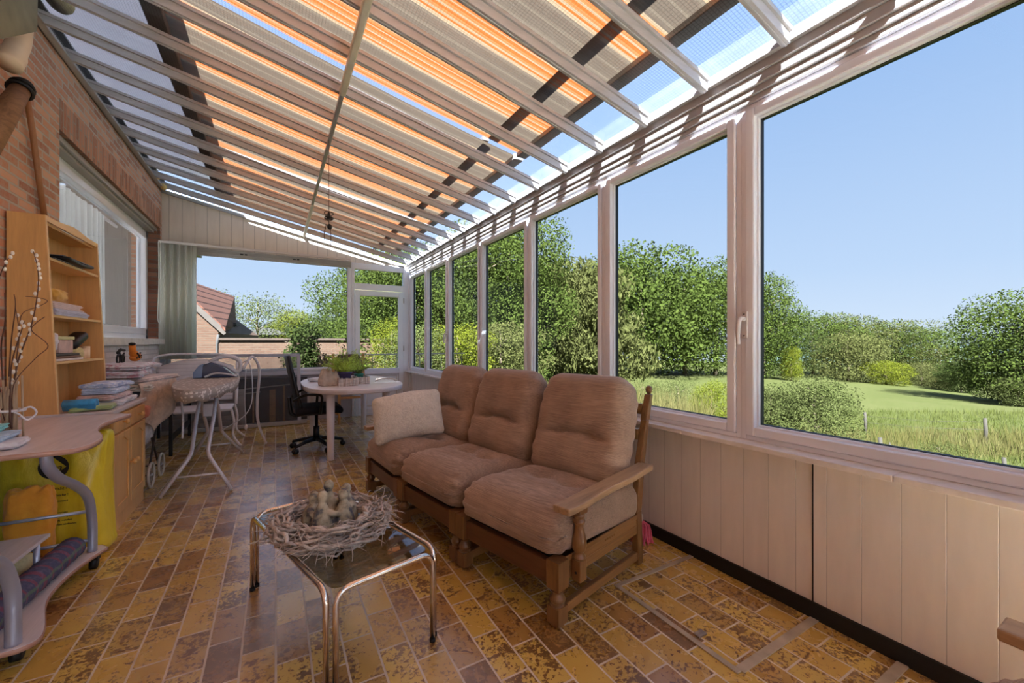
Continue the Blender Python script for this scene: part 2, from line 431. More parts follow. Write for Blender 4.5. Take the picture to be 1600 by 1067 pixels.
LK = .29
def leaf_mat(name, rgb, rgb2, sc_=.9, tr=.35):
    n = NT(name); v = n.co(); f = n.noise(v, sc_, 3, .6)
    gi = n.n('ShaderNodeObjectInfo')
    g = n.n('ShaderNodeAttribute'); g.attribute_name = 'rv'
    col = n.ramp(f, [(.3, sc3(lin(*rgb), LK)), (.7, sc3(lin(*rgb2), LK))])
    col = n.mix(n.math('MULTIPLY', g.outputs['Fac'], .35), col, sc3(lin(*rgb2), 1.5 * LK))
    d = n.n('ShaderNodeBsdfDiffuse'); n.l(col, d.inputs[0]); t = n.n('ShaderNodeBsdfTranslucent'); n.l(col, t.inputs[0])
    mx = n.n('ShaderNodeMixShader'); mx.inputs[0].default_value = tr; n.l(d.outputs[0], mx.inputs[1]); n.l(t.outputs[0], mx.inputs[2])
    n.l(mx.outputs[0], n.out.inputs[0]); return n.m
L_mid = leaf_mat('leaf_mid', (98, 120, 54), (142, 158, 80))
L_dark = leaf_mat('leaf_dark', (88, 104, 58), (120, 134, 76))
L_olive = leaf_mat('leaf_olive', (130, 136, 76), (162, 162, 100))
L_yel = leaf_mat('leaf_yellow', (150, 164, 50), (192, 196, 76))
L_bush = leaf_mat('leaf_bush', (120, 134, 72), (162, 168, 104), 2.)
L_dry = leaf_mat('dry_grass', (178, 166, 96), (206, 192, 130), .5)
L_grass = leaf_mat('green_grass', (146, 160, 80), (180, 184, 104), .4)
m_bark = plain('bark', (110, 96, 78), .9, var=.3, vs=3, bump=.4, bs=10)
m_post = plain('weathered_post', (66, 60, 53), .9, var=.2)

_n = NT('translucent_eaves_fill'); _x = _n.n('ShaderNodeBsdfTranslucent'); _x.inputs[0].default_value = (.14, .14, .15, 1); _y = _n.n('ShaderNodeBsdfDiffuse'); _y.inputs[0].default_value = (.6, .6, .6, 1)
_z = _n.n('ShaderNodeAddShader'); _n.l(_x.outputs[0], _z.inputs[0]); _n.l(_y.outputs[0], _z.inputs[1]); _n.l(_z.outputs[0], _n.out.inputs[0]); m_eaves_fill = _n.m
m_outgrey = plain('outdoor_grey', (80, 77, 76), .8, var=.15)
# ================================================================ shell
XL, XR, YB, YF = -1.37, 2.12, 7.36, -6.2
RS = -.2196
def zr(x): return 3.36 + RS * (x - XL)           # underside of the rafters
struct('floor', MB().box(XL - .1, XR + .12, -.75, YB + .1, -.12, 0), m_tile)
struct('floor_rear_bounce', MB().box(XL - .1, XR + .12, YF, -.75, -.12, 0), plain('pale_bounce_floor', (222, 216, 206), .6, var=.05))  # unseen pale floor, added to bounce sunlight into the room

# left wall: brick with a deep window recess
WY0, WY1, WZ0, WZ1 = 4.255, 7.28, 1.22, 2.81
wl = MB()
wl.box(XL - .3, XL, YF, WY0, 0, 3.46)
wl.box(XL - .3, XL, WY1, YB, 1.22, 3.46)
wl.box(XL - .3, XL, WY0, WY1, 3.04, 3.46)
wall_left = struct('wall_left', wl, m_brick)
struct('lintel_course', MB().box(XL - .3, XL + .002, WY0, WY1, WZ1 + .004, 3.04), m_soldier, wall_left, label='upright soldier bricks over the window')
struct('lintel_underside', MB().box(XL - .3, XL + .002, WY0, WY1, WZ1, WZ1 + .004), m_soldier_shaded, wall_left)
struct('reveal', MB().box(XL - .25, XL - .002, WY1 - .012, WY1, WZ0, WZ1), m_brick_shaded, wall_left)
struct('painted_base', MB().box(XL - .3, XL, WY0, YB, 0, WZ0), m_wbrick, wall_left, label='whitewashed brick below the sill')
struct('trim_1', MB().box(XL - .1, XL + .07, WY0 + .02, WY1 + .02, 1.225, 1.297), m_marble, bevel=.006)   # stone sill of the house window

# house behind the brick wall, up to its eaves
hs = MB().box(XL - 4.2, XL - .3, YF, YB + 6, 3.46, 3.66).box(XL - 3.2, XL - .3, YB - .02, YB + .1, -.3, 3.46).box(XL - 3.2, XL - .3, 3.5, 3.6, -.3, 3.46).box(XL - 3.2, XL - .3, YF, YB, -.3, -.05)
struct('wall_house', hs, plain('room_wall', (150, 142, 134), .8, var=.06))
struct('ground_bounce_slab', MB().box(XL - 14, XL - 4.3, -12, 12, -.6, -.4), plain('grey_bounce_slab', (96, 94, 92), .8))  # unseen grey slab, added to keep green bounce light off the curtain
struct('trim_2', MB().box(XL - .3, -.72, YF - 1, YB + .1, 3.66, 3.68), m_eaves_fill)       # house eaves board, made translucent to brighten the roof below

# house window: frame, sash, pane, curtains behind
wn = struct('window_1', MB().box(-1.60, -1.5, WY0, WY1, WZ1 - .11, WZ1).box(-1.60, -1.5, WY0, WY1, 1.297, 1.36).box(-1.60, -1.5, WY1 - .09, WY1 - .012, 1.297, WZ1).box(-1.60, -1.5, WY0, WY0 + .06, 1.297, WZ1), m_frame, bevel=.006)
sh = MB()
a0, a1, b0, b1 = WY0 + .06, WY1 - .09, 1.36, WZ1 - .11
sh.box(-1.57, -1.485, a0, a1, b1 - .075, b1).box(-1.57, -1.485, a0, a1, b0, b0 + .075).box(-1.57, -1.485, a1 - .075, a1, b0, b1).box(-1.57, -1.485, a0, a0 + .07, b0, b1)
obj('sash', sh, m_frame, wn, bevel=.008)
obj('shutter_rail', MB().box(-1.50, -1.40, WY0, WY1 - .02, WZ1 - .045, WZ1 - .002).box(-1.5, -1.43, WY0, WY1 - .02, WZ1 - .07, WZ1 - .045), m_beam, wn, bevel=.003)
obj('pane', MB().box(-1.54, -1.535, a0 + .05, a1 - .05, b0 + .05, b1 - .05), m_roomglass, wn)
m_net = NT('net_curtain')
_t = m_net.n('ShaderNodeBsdfTranslucent'); _t.inputs[0].default_value = (.8, .8, .78, 1)
_p = m_net.n('ShaderNodeBsdfTransparent'); _d = m_net.n('ShaderNodeBsdfDiffuse'); _d.inputs[0].default_value = (.78, .78, .76, 1)
_a = m_net.n('ShaderNodeMixShader'); _b = m_net.n('ShaderNodeMixShader'); _a.inputs[0].default_value = .6; _b.inputs[0].default_value = .8
m_net.l(_t.outputs[0], _a.inputs[1]); m_net.l(_d.outputs[0], _a.inputs[2]); m_net.l(_p.outputs[0], _b.inputs[1]); m_net.l(_a.outputs[0], _b.inputs[2]); m_net.l(_b.outputs[0], m_net.out.inputs[0]); m_net = m_net.m
def fold_sheet(x, y0, y1, z0, z1, amp, per, n=120):
    return MB().grid(n, 3, lambda a, b: (x + amp * sin((y0 + (y1 - y0) * a) / per * 2 * pi) * (1.1 - .3 * b) + .3 * amp * sin(a * 17), y0 + (y1 - y0) * a, z0 + (z1 - z0) * b))
thing('net_curtain', fold_sheet(-1.68, 4.3, 6.3, 1.35, 2.68, .03, .13), m_net, 'white net curtain hanging in folds behind the house window', 'curtain')
thing('curtain_rail', MB().box(-1.73, -1.71, 4.3, 6.9, 2.68, 2.71), m_white, 'white curtain rail inside the house window', 'curtain rail')

# right wall: low panelled wall, sill, window band, header
struct('wall_right', MB().box(XR, XR + .1, YF, YB, 0, .725), m_panel)
struct('trim_3', MB().box(XR - .003, XR, .928, .933, .07, .72), m_seal)             # dark joint between two wall boards
struct('baseboard_right', MB().box(XR - .014, XR, YF, YB, 0, .072), m_blackp)
s_ = MB(); ys = [YF, -2, -.3, .62, 1.55, 2.6, 3.6, 4.7, 5.8, 6.7, YB]
for p, q in zip(ys, ys[1:]): s_.box(XR - .105, XR + .05, p + .001, q - .001, .722, .748)
struct('trim_4', s_, m_marble, bevel=.004)
wy = [YF + .05, -4.6, -3.2, -1.95, -.75, .23, 1.256, 2.285, 3.33, 4.40, 5.46, 6.42, YB - .06]
FZ0, FZ1 = .748, 2.47
def sash(n, ax, a0, a1, z0, z1, x0, x1, fw=.05, sw=.045, pane_mat=m_glass, handle=None, wide=False):
    """frame > sash, pane; ax 'y' runs along the right wall, 'x' along an end wall"""
    def bx(m, p0, p1, q0, q1, t0, t1):
        return m.box(t0, t1, p0, p1, q0, q1) if ax == 'y' else m.box(p0, p1, t0, t1, q0, q1)
    def ring(m, p0, p1, q0, q1, t0, t1, w_, wb=None):
        wb = wb or w_
        bx(m, p0, p0 + w_, q0, q1, t0, t1); bx(m, p1 - w_, p1, q0, q1, t0, t1)
        bx(m, p0 + w_, p1 - w_, q0, q0 + wb, t0, t1); bx(m, p0 + w_, p1 - w_, q1 - w_, q1, t0, t1); return m
    f = struct(n, ring(MB(), a0, a1, z0, z1, x0, x1, fw * .55), m_frame, bevel=.004)
    o_ = fw * .55; sg = -1 if x0 < x1 else 1
    obj('sash', ring(MB(), a0 + o_ + .002, a1 - o_ - .002, z0 + o_ + .002, z1 - o_ - .002, x0 - .014, x1 - .015, sw), m_frame, f, bevel=.007)
    obj('glazing_bead', ring(MB(), a0 + o_ + sw, a1 - o_ - sw, z0 + o_ + sw, z1 - o_ - sw, x0 + .012, x1 - .02, .012), m_frame, f, bevel=.003)
    obj('gasket', ring(MB(), a0 + o_ + sw + .012, a1 - o_ - sw - .012, z0 + o_ + sw + .012, z1 - o_ - sw - .012, x0 + .03, x1 - .025, .003), m_seal, f)
    obj('pane', bx(MB(), a0 + o_ + sw + .003, a1 - o_ - sw - .003, z0 + o_ + sw + .003, z1 - o_ - sw - .003, (x0 + x1) / 2, (x0 + x1) / 2 + .004), pane_mat, f)
    return f
def handle(parent, y, z, x):
    hb = MB().box(x - .012, x, y - .015, y + .015, z - .07, z + .07)
    h = obj('handle', hb, m_white, parent, bevel=.004)
    hl = MB().tube([(x - .01, y, z + .03), (x - .045, y, z + .035)], .011, 10)
    hl.tube(smoothpath([(x - .04, y, z + .036), (x - .055, y + .002, z + .01), (x - .06, y + .004, z - .05), (x - .055, y + .004, z - .10)]), [.011] * 6 + [.012] * 6 + [.010] * 7, 10)
    obj('lever', hl, m_white, h)
    obj('screw_hole', MB().tube([(x - .0135, y, z + .055), (x - .012, y, z + .055)], .004, 8).tube([(x - .0135, y, z - .055), (x - .012, y, z - .055)], .004, 8), m_blackp, h)
wins = []
for i, (p, q) in enumerate(zip(wy, wy[1:])):
    f = sash('window_%d' % (i + 2), 'y', p, q, FZ0, FZ1, XR - .01, XR + .07, .045, .046 if i in (5, 6, 8, 10) else .036)
    wins.append(f)
handle(wins[5], 1.256 - .03, 1.34, XR - .024)
handle(wins[9], 5.43, 1.34, XR - .024)
# eaves header: stepped profile
hd = MB()
hd.box(2.06, 2.22, YF, YB, 2.585, 2.635)
hd.box(2.072, 2.2, YF, YB, 2.535, 2.585)
hd.box(2.084, 2.2, YF, YB, 2.50, 2.535)
hd.box(2.095, 2.2, YF, YB, 2.47, 2.50)
struct('trim_5', hd, m_beam, bevel=.005)
hd2 = MB().box(2.035, 2.08, YF, YB, 2.632, 2.652)
for k in range(5): hd2.box(2.04 + .001 * k, 2.08, YF, YB, 2.652 + .008 * k, 2.657 + .008 * k)
struct('trim_6', hd2, m_beam)

# roof: wall plate, rafters, sheets, purlin
wp = MB().box(XL, XL + .012, YF, YB, 3.345, 3.47).box(XL, XL + .055, YF, YB, 3.345, 3.36).box(XL, XL + .03, YF, YB, 3.395, 3.41).box(XL, XL + .055, YF, YB, 3.455, 3.47)
struct('trim_7', wp, m_beam, bevel=.002)
sheet = MB()
x0, x1 = XL, 2.16
def roofpart(ya, yb, mat, name): return struct(name, MB().add([(x0, ya, zr(x0) + .075), (x1, ya, zr(x1) + .075), (x1, yb, zr(x1) + .075), (x0, yb, zr(x0) + .075)], [(0, 1, 2, 3)]), mat)
ceiling = roofpart(-2.95, YB + .05, m_poly, 'ceiling'); roofpart(YF, -2.95, m_clear, 'ceiling_rear_daylight')  # unseen rear roof part, added clear to let more daylight in
k = 0; y = 1.0 - 17 * .411
n_tr = 8
while y < YB:
    rf = MB(); a, b = XL + .01, 2.03
    def rb(w_, z0, z1, y=y, rf=rf):
        v = []
        for x in (a, b):
            for yy in (y - w_ / 2, y + w_ / 2):
                for dz in (z0, z1): v.append((x, yy, zr(x) + dz))
        rf.add(v, [(0, 1, 3, 2), (4, 6, 7, 5), (0, 4, 5, 1), (2, 3, 7, 6), (0, 2, 6, 4), (1, 5, 7, 3)])
    if y > YF:
        rb(.036, 0, .05); rb(.058, .05, .072); rb(.010, -.006, 0)
        struct('trim_%d' % n_tr, rf, m_rafter, bevel=.002); n_tr += 1
    y += .411; k += 1
def purl(y0, y1, w_):
    x = .395
    return MB().bar((x, y0, zr(x) - w_ / 2 - .004), (x, y1, zr(x) - w_ / 2 - .004), w_, w_)
p_ = purl(YF, 3.0, .042); p_.v += []
struct('trim_%d' % n_tr, p_, m_purlin, bevel=.008); n_tr += 1
struct('trim_%d' % n_tr, purl(3.0, 5.6, .03), m_alu, bevel=.006); n_tr += 1
struct('trim_%d' % n_tr, purl(5.6, YB - .02, .038), m_purlin, bevel=.008); n_tr += 1

# awnings lying over the roof, one after the other, with the clear eaves strip left open
def awning(y0, y1, label):
    z = lambda x: zr(x) + .17
    t = root('awning', (.4, y0, z(.4)), label, 'awning', 'striped awnings over the glazed roof')
    c = MB().grid(22, 2, lambda a, b: (-.62 + 2.38 * a, y0 + (y1 - y0) * b, z(-.62 + 2.38 * a) - .025 * sin(pi * a)))
    o = obj('canvas', c, m_awn, t)
    obj('front_bar', MB().bar((1.80, y0 - .01, z(1.80)), (1.80, y1 + .01, z(1.80)), .09, .05), m_beam, t, bevel=.005)
    obj('cassette', MB().bar((-.67, y0 - .02, z(-.67)), (-.67, y1 + .02, z(-.67)), .11, .09), m_beam, t, bevel=.01)
    obj('support_rail', MB().bar((1.50, y0 + .02, z(1.5) + .03), (1.50, y1 - .02, z(1.5) + .03), .06, .03), m_alu, t)
    return t
awning(-2.95, 2.955, 'orange, cream and taupe striped awning canvas over the roof, the stretch nearer the camera')
awning(3.01, 4.99, 'striped awning canvas over the middle of the glazed roof, between two bright gaps')
awning(5.03, 7.12, 'striped awning canvas over the far end of the glazed roof, by the gable')

# ---------------------------------------------------------------- far end wall
gw = MB()
gw.prism([(XL - .02, 2.6), (2.12, 2.6), (2.12, zr(2.12) + .03), (XL - .02, zr(XL) + .03)], YB, YB + .08, 'y')
struct('wall_back', gw, m_clad)
struct('trim_%d' % n_tr, MB().add([(x, yy, zr(x) + dz) for x in (XL, 2.0) for yy in (YB - .035, YB) for dz in (-.03, .0)], [(0, 1, 3, 2), (4, 6, 7, 5), (0, 4, 5, 1), (2, 3, 7, 6), (0, 2, 6, 4), (1, 5, 7, 3)]), m_beam); n_tr += 1
struct('wall_back_base', MB().box(XL - .02, 1.12, YB, YB + .08, 0, .73), plain('back_board', (176, 172, 178), .6, var=.04))
struct('trim_%d' % n_tr, MB().box(XL - .02, 1.12, YB - .03, YB + .08, .73, .77), m_frame, bevel=.004); n_tr += 1
fb = sash('window_15', 'x', XL + .02, 1.12, .77, 2.6, YB - .01, YB + .06, .04, .04)
rl = MB().box(XL - .02, 1.10, YB - .075, YB - .012, 2.50, 2.60).box(XL - .02, 1.10, YB - .095, YB - .012, 2.585, 2.60).box(XL - .02, 1.1, YB - .085, YB - .02, 2.535, 2.55)
br = struct('trim_%d' % n_tr, rl, m_beam, bevel=.003); n_tr += 1
for x_ in (-.42, .27):
    obj('catch', MB().box(x_ - .035, x_ + .005, YB - .085, YB - .07, 2.545, 2.565).box(x_ + .025, x_ + .055, YB - .085, YB - .07, 2.545, 2.565), m_blackp, br)
# door
d1 = struct('door_1', MB().box(1.12, 1.16, YB - .02, YB + .07, 0, 2.6).box(1.16, 1.985, YB - .05, YB + .07, 0, .018).box(1.985, 2.1, YB - .02, YB + .07, 0, 2.6).box(1.16, 1.985, YB - .02, YB + .07, 2.5, 2.6).box(1.16, 1.985, YB - .02, YB + .07, 2.15, 2.26), m_frame, bevel=.005)
lf = MB().box(1.165, 1.245, YB - .04, YB + .04, .02, 2.14).box(1.9, 1.98, YB - .04, YB + .04, .02, 2.14).box(1.245, 1.9, YB - .04, YB + .04, 2.05, 2.14).box(1.245, 1.9, YB - .04, YB + .04, .70, .80).box(1.245, 1.9, YB - .04, YB + .04, .02, .12).box(1.245, 1.9, YB - .01, YB + .02, .12, .70)
lf = obj('door_leaf', lf, m_frame, d1, bevel=.006)
obj('panel_moulding', MB().box(1.27, 1.875, YB - .018, YB - .01, .15, .165).box(1.27, 1.875, YB - .018, YB - .01, .66, .675).box(1.27, 1.285, YB - .018, YB - .01, .165, .66).box(1.86, 1.875, YB - .018, YB - .01, .165, .66), m_white, lf)
obj('door_pane', MB().box(1.245, 1.9, YB + .01, YB + .015, .80, 2.05), m_glass, lf)
obj('transom_pane', MB().box(1.16, 1.985, YB + .01, YB + .015, 2.26, 2.5), m_glass, d1)
for z_ in (.3, 1.1, 1.95): obj('door_hinge', MB().tube([(1.987, YB - .045, z_), (1.987, YB - .045, z_ + .09)], .009, 8), m_alu, d1)
struct('trim_%d' % n_tr, MB().box(2.075, 2.12, YB - .06, YB, 0, 2.6), m_frame, bevel=.005); n_tr += 1
# end wall behind the camera, glazed too
struct('wall_front', MB().box(XL, 2.12, YF - .08, YF, 0, .75).prism([(XL, 2.6), (2.12, 2.6), (2.12, zr(2.12) + .03), (XL, zr(XL) + .03)], YF - .08, YF, 'y'), m_clad)
sash('window_16', 'x', XL, .4, .75, 2.6, YF - .07, YF, .05, .06)
sash('window_17', 'x', .4, 2.1, .75, 2.6, YF - .07, YF, .05, .06)
# ================================================================ outdoors
def sm(t): t = max(0., min(1., t)); return t * t * (3 - 2 * t)
def zt(x, y):
    k = sm((x - 3) / 22.)
    z = -.45 - 3.2 * k + 1.0 * k * sm((y - 10) / 30.) - max(0, x - 40) * .04 * sm((x - 40) / 20)
    return z
gx = [-60, -40, -25, -12, -5, 2.3, 4, 6, 9, 12, 15, 18, 21, 24, 27, 30, 35, 40, 48, 56, 66, 78, 90, 110, 140, 200]
gy = [-80, -40, -20, -10, -5, 0, 4, 7.5, 10, 13, 16, 20, 25, 30, 36, 44, 55, 70, 90, 120, 180]
g = MB(); nv_ = len(gy)
g.add([(x, y, zt(x, y) + (.05 * sin(x * 1.7 + y) if x > 6 else 0)) for x in gx for y in gy], [(i * nv_ + j, (i + 1) * nv_ + j, (i + 1) * nv_ + j + 1, i * nv_ + j + 1) for i in range(len(gx) - 1) for j in range(nv_ - 1)], True)
struct('ground', g, m_ground)
struct('ground_footing', MB().box(XL - 4, 2.4, YF - .5, YB + .3, -1.0, -.12), m_grey)
# far valley and hills
def far_hill(d, v0, v1, u0, u1, amp, seed):
    r = random.Random(seed); m = MB(); n_ = 40; vs = []
    for i in range(n_):
        u = u0 + (u1 - u0) * i / (n_ - 1); top = v1 - amp * (.5 + .5 * sin(i * .7 + seed)) - r.random() * amp * .6
        vs += [at(u, v0, d), at(u, top, d * 1.25), at(u, top + 3, d * 1.6)]
    m.add(vs, [(i * 3 + k_, i * 3 + 3 + k_, i * 3 + 4 + k_, i * 3 + 1 + k_) for i in range(n_ - 1) for k_ in (0, 1)], True); return m
struct('hills', far_hill(900, 560, 540, 1150, 2100, 2.5, 1), plain('hazed_distant_hill', (98, 116, 134), 1., var=.1, vs=.02))  # bluish aerial haze put into the hill colour
struct('hill_ridge', far_hill(420, 575, 552, 1150, 2100, 3, 5), plain('hazed_nearer_hill', (84, 102, 102), 1., var=.2, vs=.04))  # some of the haze is mixed into this colour too
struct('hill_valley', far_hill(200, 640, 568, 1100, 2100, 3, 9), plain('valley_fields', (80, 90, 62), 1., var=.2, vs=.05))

def leaves_mesh(name, blobs, n, size, mat, seed, droop=0., aspect=1.4, hollow=.55):
    """leaf quads scattered through ellipsoid clumps, denser at their skins"""
    r = np.random.RandomState(seed); tot = sum(b[3] * b[4] * b[5] for b in blobs) ; V = []; RV = []
    for (cx, cy, cz, rx, ry, rz) in blobs:
        k_ = max(8, int(n * rx * ry * rz / tot))
        d = r.normal(size=(k_, 3)); d /= np.linalg.norm(d, axis=1)[:, None]
        rad = hollow + (1 - hollow) * r.rand(k_) ** .5 + .06 * r.normal(size=k_)
        c = np.array([cx, cy, cz]) + d * rad[:, None] * np.array([rx, ry, rz])
        a = d * .6 + r.normal(size=(k_, 3)) * .75; a /= np.linalg.norm(a, axis=1)[:, None]     # leaf normal
        t = r.normal(size=(k_, 3)); t[:, 2] -= droop; t -= a * (t * a).sum(1)[:, None]; t /= np.linalg.norm(t, axis=1)[:, None] + 1e-9
        b_ = np.cross(a, t); s1 = size * (.6 + .8 * r.rand(k_))[:, None]
        L = t * s1 * aspect * (1 + droop * .6); W = b_ * s1 * .5
        q = np.stack([c - L * .5, c + W - L * .05, c + L * .5, c - W - L * .05], 1)
        V.append(q.reshape(-1, 3)); RV.append(np.repeat(r.rand(k_), 4))
    V = np.concatenate(V); RV = np.concatenate(RV); nq = len(V) // 4
    me = bpy.data.meshes.new(name); me.vertices.add(len(V)); me.vertices.foreach_set('co', V.astype(np.float32).ravel())
    me.loops.add(nq * 4); me.loops.foreach_set('vertex_index', np.arange(nq * 4, dtype=np.int32))
    me.polygons.add(nq); me.polygons.foreach_set('loop_start', np.arange(0, nq * 4, 4, dtype=np.int32)); me.polygons.foreach_set('loop_total', np.full(nq, 4, dtype=np.int32))
    at_ = me.attributes.new('rv', 'FLOAT', 'POINT'); at_.data.foreach_set('value', RV.astype(np.float32))
    me.update(calc_edges=True); me.materials.append(mat); return me
def blobs_round(seed, n=16, w_=1., h_=1., base=.25):
    r = random.Random(seed); out = []
    for i in range(n):
        t = i / n; z = base + (1 - base) * (t ** .85) * .92; rr = w_ * .5 * sin(pi * min(1, max(.12, (z - base + .12) / (1.12 - base)))) ** .65
        a = i * 2.4; k_ = rr * (.35 + .45 * r.random())
        s = (.13 + .10 * r.random())
        out.append((k_ * cos(a), k_ * sin(a), z * h_, s * w_ * 1.25, s * w_ * 1.25, s * h_ * .8))
    return out
# unit-height crowns: scaled per tree by its own mesh
CR = {}
def crown(kind, var):
    key = (kind, var)
    if key not in CR:
        sd_ = hash(kind) % 1 + {'round': 1, 'tall': 2, 'willow': 3, 'bush': 4, 'airy': 5, 'conifer': 6}[kind] * 10 + var
        if kind == 'round': CR[key] = (blobs_round(sd_, 26, 1.1, 1., .12), 9000, .021, 0, .5)
        if kind == 'tall': CR[key] = (blobs_round(sd_, 30, .7, 1., .1), 9000, .017, 0, .5)
        if kind == 'willow': CR[key] = (blobs_round(sd_, 26, 1.15, 1., .08), 11000, .018, 2.5, .5)
        if kind == 'bush': CR[key] = (blobs_round(sd_, 22, 1.7, 1., .0), 6500, .034, 0, .45)
        if kind == 'airy': CR[key] = (blobs_round(sd_, 22, 1.1, 1., .3), 1800, .022, 0, .2)
        if kind == 'conifer': CR[key] = (blobs_round(sd_, 20, .5, 1., .05), 3500, .03, .3, .3)
    return CR[key]
ME = {}
def tree(u, d, topv, label, kind, mat, wf=1., var=0, cat='tree', name=None, group=None, dens=1., leaf=1., base=None):
    p = at(u, 535, d); z0 = zt(p.x, p.y) if base is None else base
    z1 = H + (535 - topv) / 640. * d; h = z1 - z0
    t = root(name or {'willow': 'willow_tree', 'bush': 'bush', 'conifer': 'conifer'}.get(kind, 'tree'), (p.x, p.y, z0), label, cat, group)
    bl, n_, sz, dr, ho = crown(kind, var)
    bl = [(x * h * wf, y * h * wf, z * h, a * h * wf, b * h * wf, c * h) for x, y, z, a, b, c in bl]
    me = leaves_mesh('crown', bl, int(n_ * dens * 1.7), sz * h * leaf * .74, mat, var + 3, dr, 1.3, ho)
    o = bpy.data.objects.new('crown' if kind != 'bush' else 'foliage', me); COL.objects.link(o); o.parent = t
    tk = MB().tube([(0, 0, -.2), (.01 * h, 0, h * .3), (-.01 * h, .01 * h, h * .6), (0, 0, h * .85)], [h * .022, h * .018, h * .012, h * .003], 7)
    rr = random.Random(var)
    for i in range(7):
        a = i * 2.3; q = h * (.25 + .08 * i); l_ = h * (.30 - .02 * i) * wf
        tk.tube([(0, 0, q), (cos(a) * l_ * .5, sin(a) * l_ * .5, q + h * .09), (cos(a) * l_, sin(a) * l_, q + h * .13)], [h * .009, h * .006, h * .002], 5)
    obj('trunk' if kind != 'bush' else 'stem', tk, m_bark, t, local=True)
    return t
G1 = 'trees along the far edge of the meadow'
tree(1003, 50, 388, 'tall dense green tree, the highest beyond the meadow, crown cut by the sky', 'round', L_mid, .95, 0, group=G1, dens=1.5)
tree(1070, 52, 418, 'broad green tree close against the tallest meadow tree', 'round', L_mid, .95, 1, group=G1, dens=1.3)
tree(1118, 54, 412, 'green tree with a pointed top just short of the window handle', 'tall', L_mid, 1.3, 2, group=G1, dens=1.2)
tree(968, 56, 440, 'lower green tree by the window post beside the tallest meadow tree', 'round', L_dark, .9, 3, group=G1)
tree(1192, 54, 432, 'tall slender tree rising beside the handle post in the large window', 'tall', L_mid, .95, 4, group=G1, dens=1.2)
tree(1222, 62, 488, 'darker tree at the foot of the slender tree in the large window', 'round', L_dark, 1.1, 5, group=G1)
tree(1270, 70, 489, 'leafy tree standing behind the olive willow shrub', 'round', L_mid, 1.2, 6, group=G1)
tree(1312, 72, 492, 'light green tree topping the middle of the tree line', 'round', L_olive, 1.2, 0, group=G1)
tree(1362, 76, 498, 'rounded tree of the tree line, one crown on from the middle', 'round', L_mid, 1.25, 1, group=G1)
tree(1402, 74, 502, 'wide light green tree over the yellowish bush', 'round', L_olive, 1.3, 2, group=G1)
tree(1440, 70, 512, 'last tall tree of the line before the valley opens', 'round', L_mid, 1.3, 3, group=G1)
tree(1470, 66, 536, 'low sloping tree at the end of the tree line', 'round', L_olive, 1.3, 4, group=G1)
tree(1325, 60, 522, 'olive green willow shrub bulging in front of the tree line', 'bush', L_olive, 1.0, 1, group=G1, name='willow_shrub', cat='shrub')
tree(1236, 52, 540, 'small bright yellow green shrub at the tree line', 'tall', L_yel, .9, 5, cat='shrub', name='shrub')
tree(1384, 56, 563, 'bright green bush below the tree line, with a yellow side', 'bush', L_yel, .95, 2, cat='bush')
tree(1440, 58, 566, 'low scrubby bush under the end of the tree line', 'bush', L_olive, 1.2, 3, cat='bush')
tree(1502, 50, 566, 'dark green bush at the field edge where the valley opens', 'bush', L_dark, .8, 4, cat='bush')
tree(1475, 54, 578, 'grey green scrub at the field corner', 'bush', L_olive, 1.1, 5, cat='bush')
tree(1600, 36, 458, 'large tree with reaching branches at the picture edge', 'round', L_mid, 1.0, 5, dens=1.1, leaf=.9)
tree(1560, 40, 525, 'dark rounded tree leaning into the large edge tree', 'round', L_dark, .9, 6)
tree(1592, 34, 588, 'low hedge bush under the large edge tree', 'bush', L_bush, .9, 0, cat='bush')
tree(1640, 34, 500, 'green tree only just in view past the large edge tree', 'round', L_dark, 1., 2)
G2 = 'trees close behind the veranda'
tree(905, 31, 420, 'weeping willow trailing in the fourth window from the door', 'willow', L_olive, .85, 0, cat='willow', dens=1.7)
tree(858, 28, 422, 'second weeping willow, nearer the door, beside the tall post', 'willow', L_olive, .75, 1, cat='willow', dens=1.6)
tree(797, 22, 335, 'very tall leafy tree reaching the eaves behind the middle windows', 'tall', L_mid, 1.0, 1, group=G2, dens=2.2, leaf=.8)
tree(735, 20, 362, 'tall broad tree behind the narrow windows near the door', 'tall', L_mid, 1.2, 3, group=G2, dens=2.2, leaf=.8)
tree(690, 19, 400, 'shady dense tree in the window next to the corner', 'round', L_dark, .8, 4, group=G2, dens=2., leaf=.7)
tree(645, 17, 380, 'sunny green tree directly behind the corner post', 'round', L_mid, .8, 5, group=G2, dens=2.2, leaf=.7)
tree(590, 21, 402, 'bright tree filling the door glass above the brick wall', 'round', L_mid, .85, 6, group=G2, dens=2.2, leaf=.7)
tree(555, 25, 440, 'light tree at the window edge beside the door', 'airy', L_mid, .9, 0, group=G2, dens=3., leaf=.8)
tree(783, 16, 500, 'low willow bush in front of the tall tree at the middle windows', 'bush', L_olive, .8, 2, cat='bush', leaf=.8)
tree(715, 14, 505, 'sunlit yellow green bush outside the narrow windows', 'bush', L_yel, .7, 3, cat='bush', leaf=.7)
tree(612, 13, 500, 'yellow green shrub outside the door glass', 'tall', L_yel, 1.1, 4, cat='shrub', name='shrub', leaf=.9)
tree(655, 12.5, 510, 'leafy shrub right outside the corner window', 'bush', L_bush, .6, 5, cat='shrub', name='shrub', leaf=.7)
tree(403, 30, 461, 'airy small tree standing just beyond the brick garden wall', 'airy', L_bush, .95, 1, dens=1.4, base=-.4)
tree(455, 36, 486, 'yellow green tree beyond the wall beside the airy tree', 'round', L_yel, .9, 2, base=-.4)
tree(425, 60, 505, 'darker tree further back, below the airy tree', 'round', L_dark, 1.4, 3, base=-1)
tree(500, 60, 492, 'bluish row tree showing over the brick wall in the far window', 'round', L_dark, 1.3, 4, base=-1)
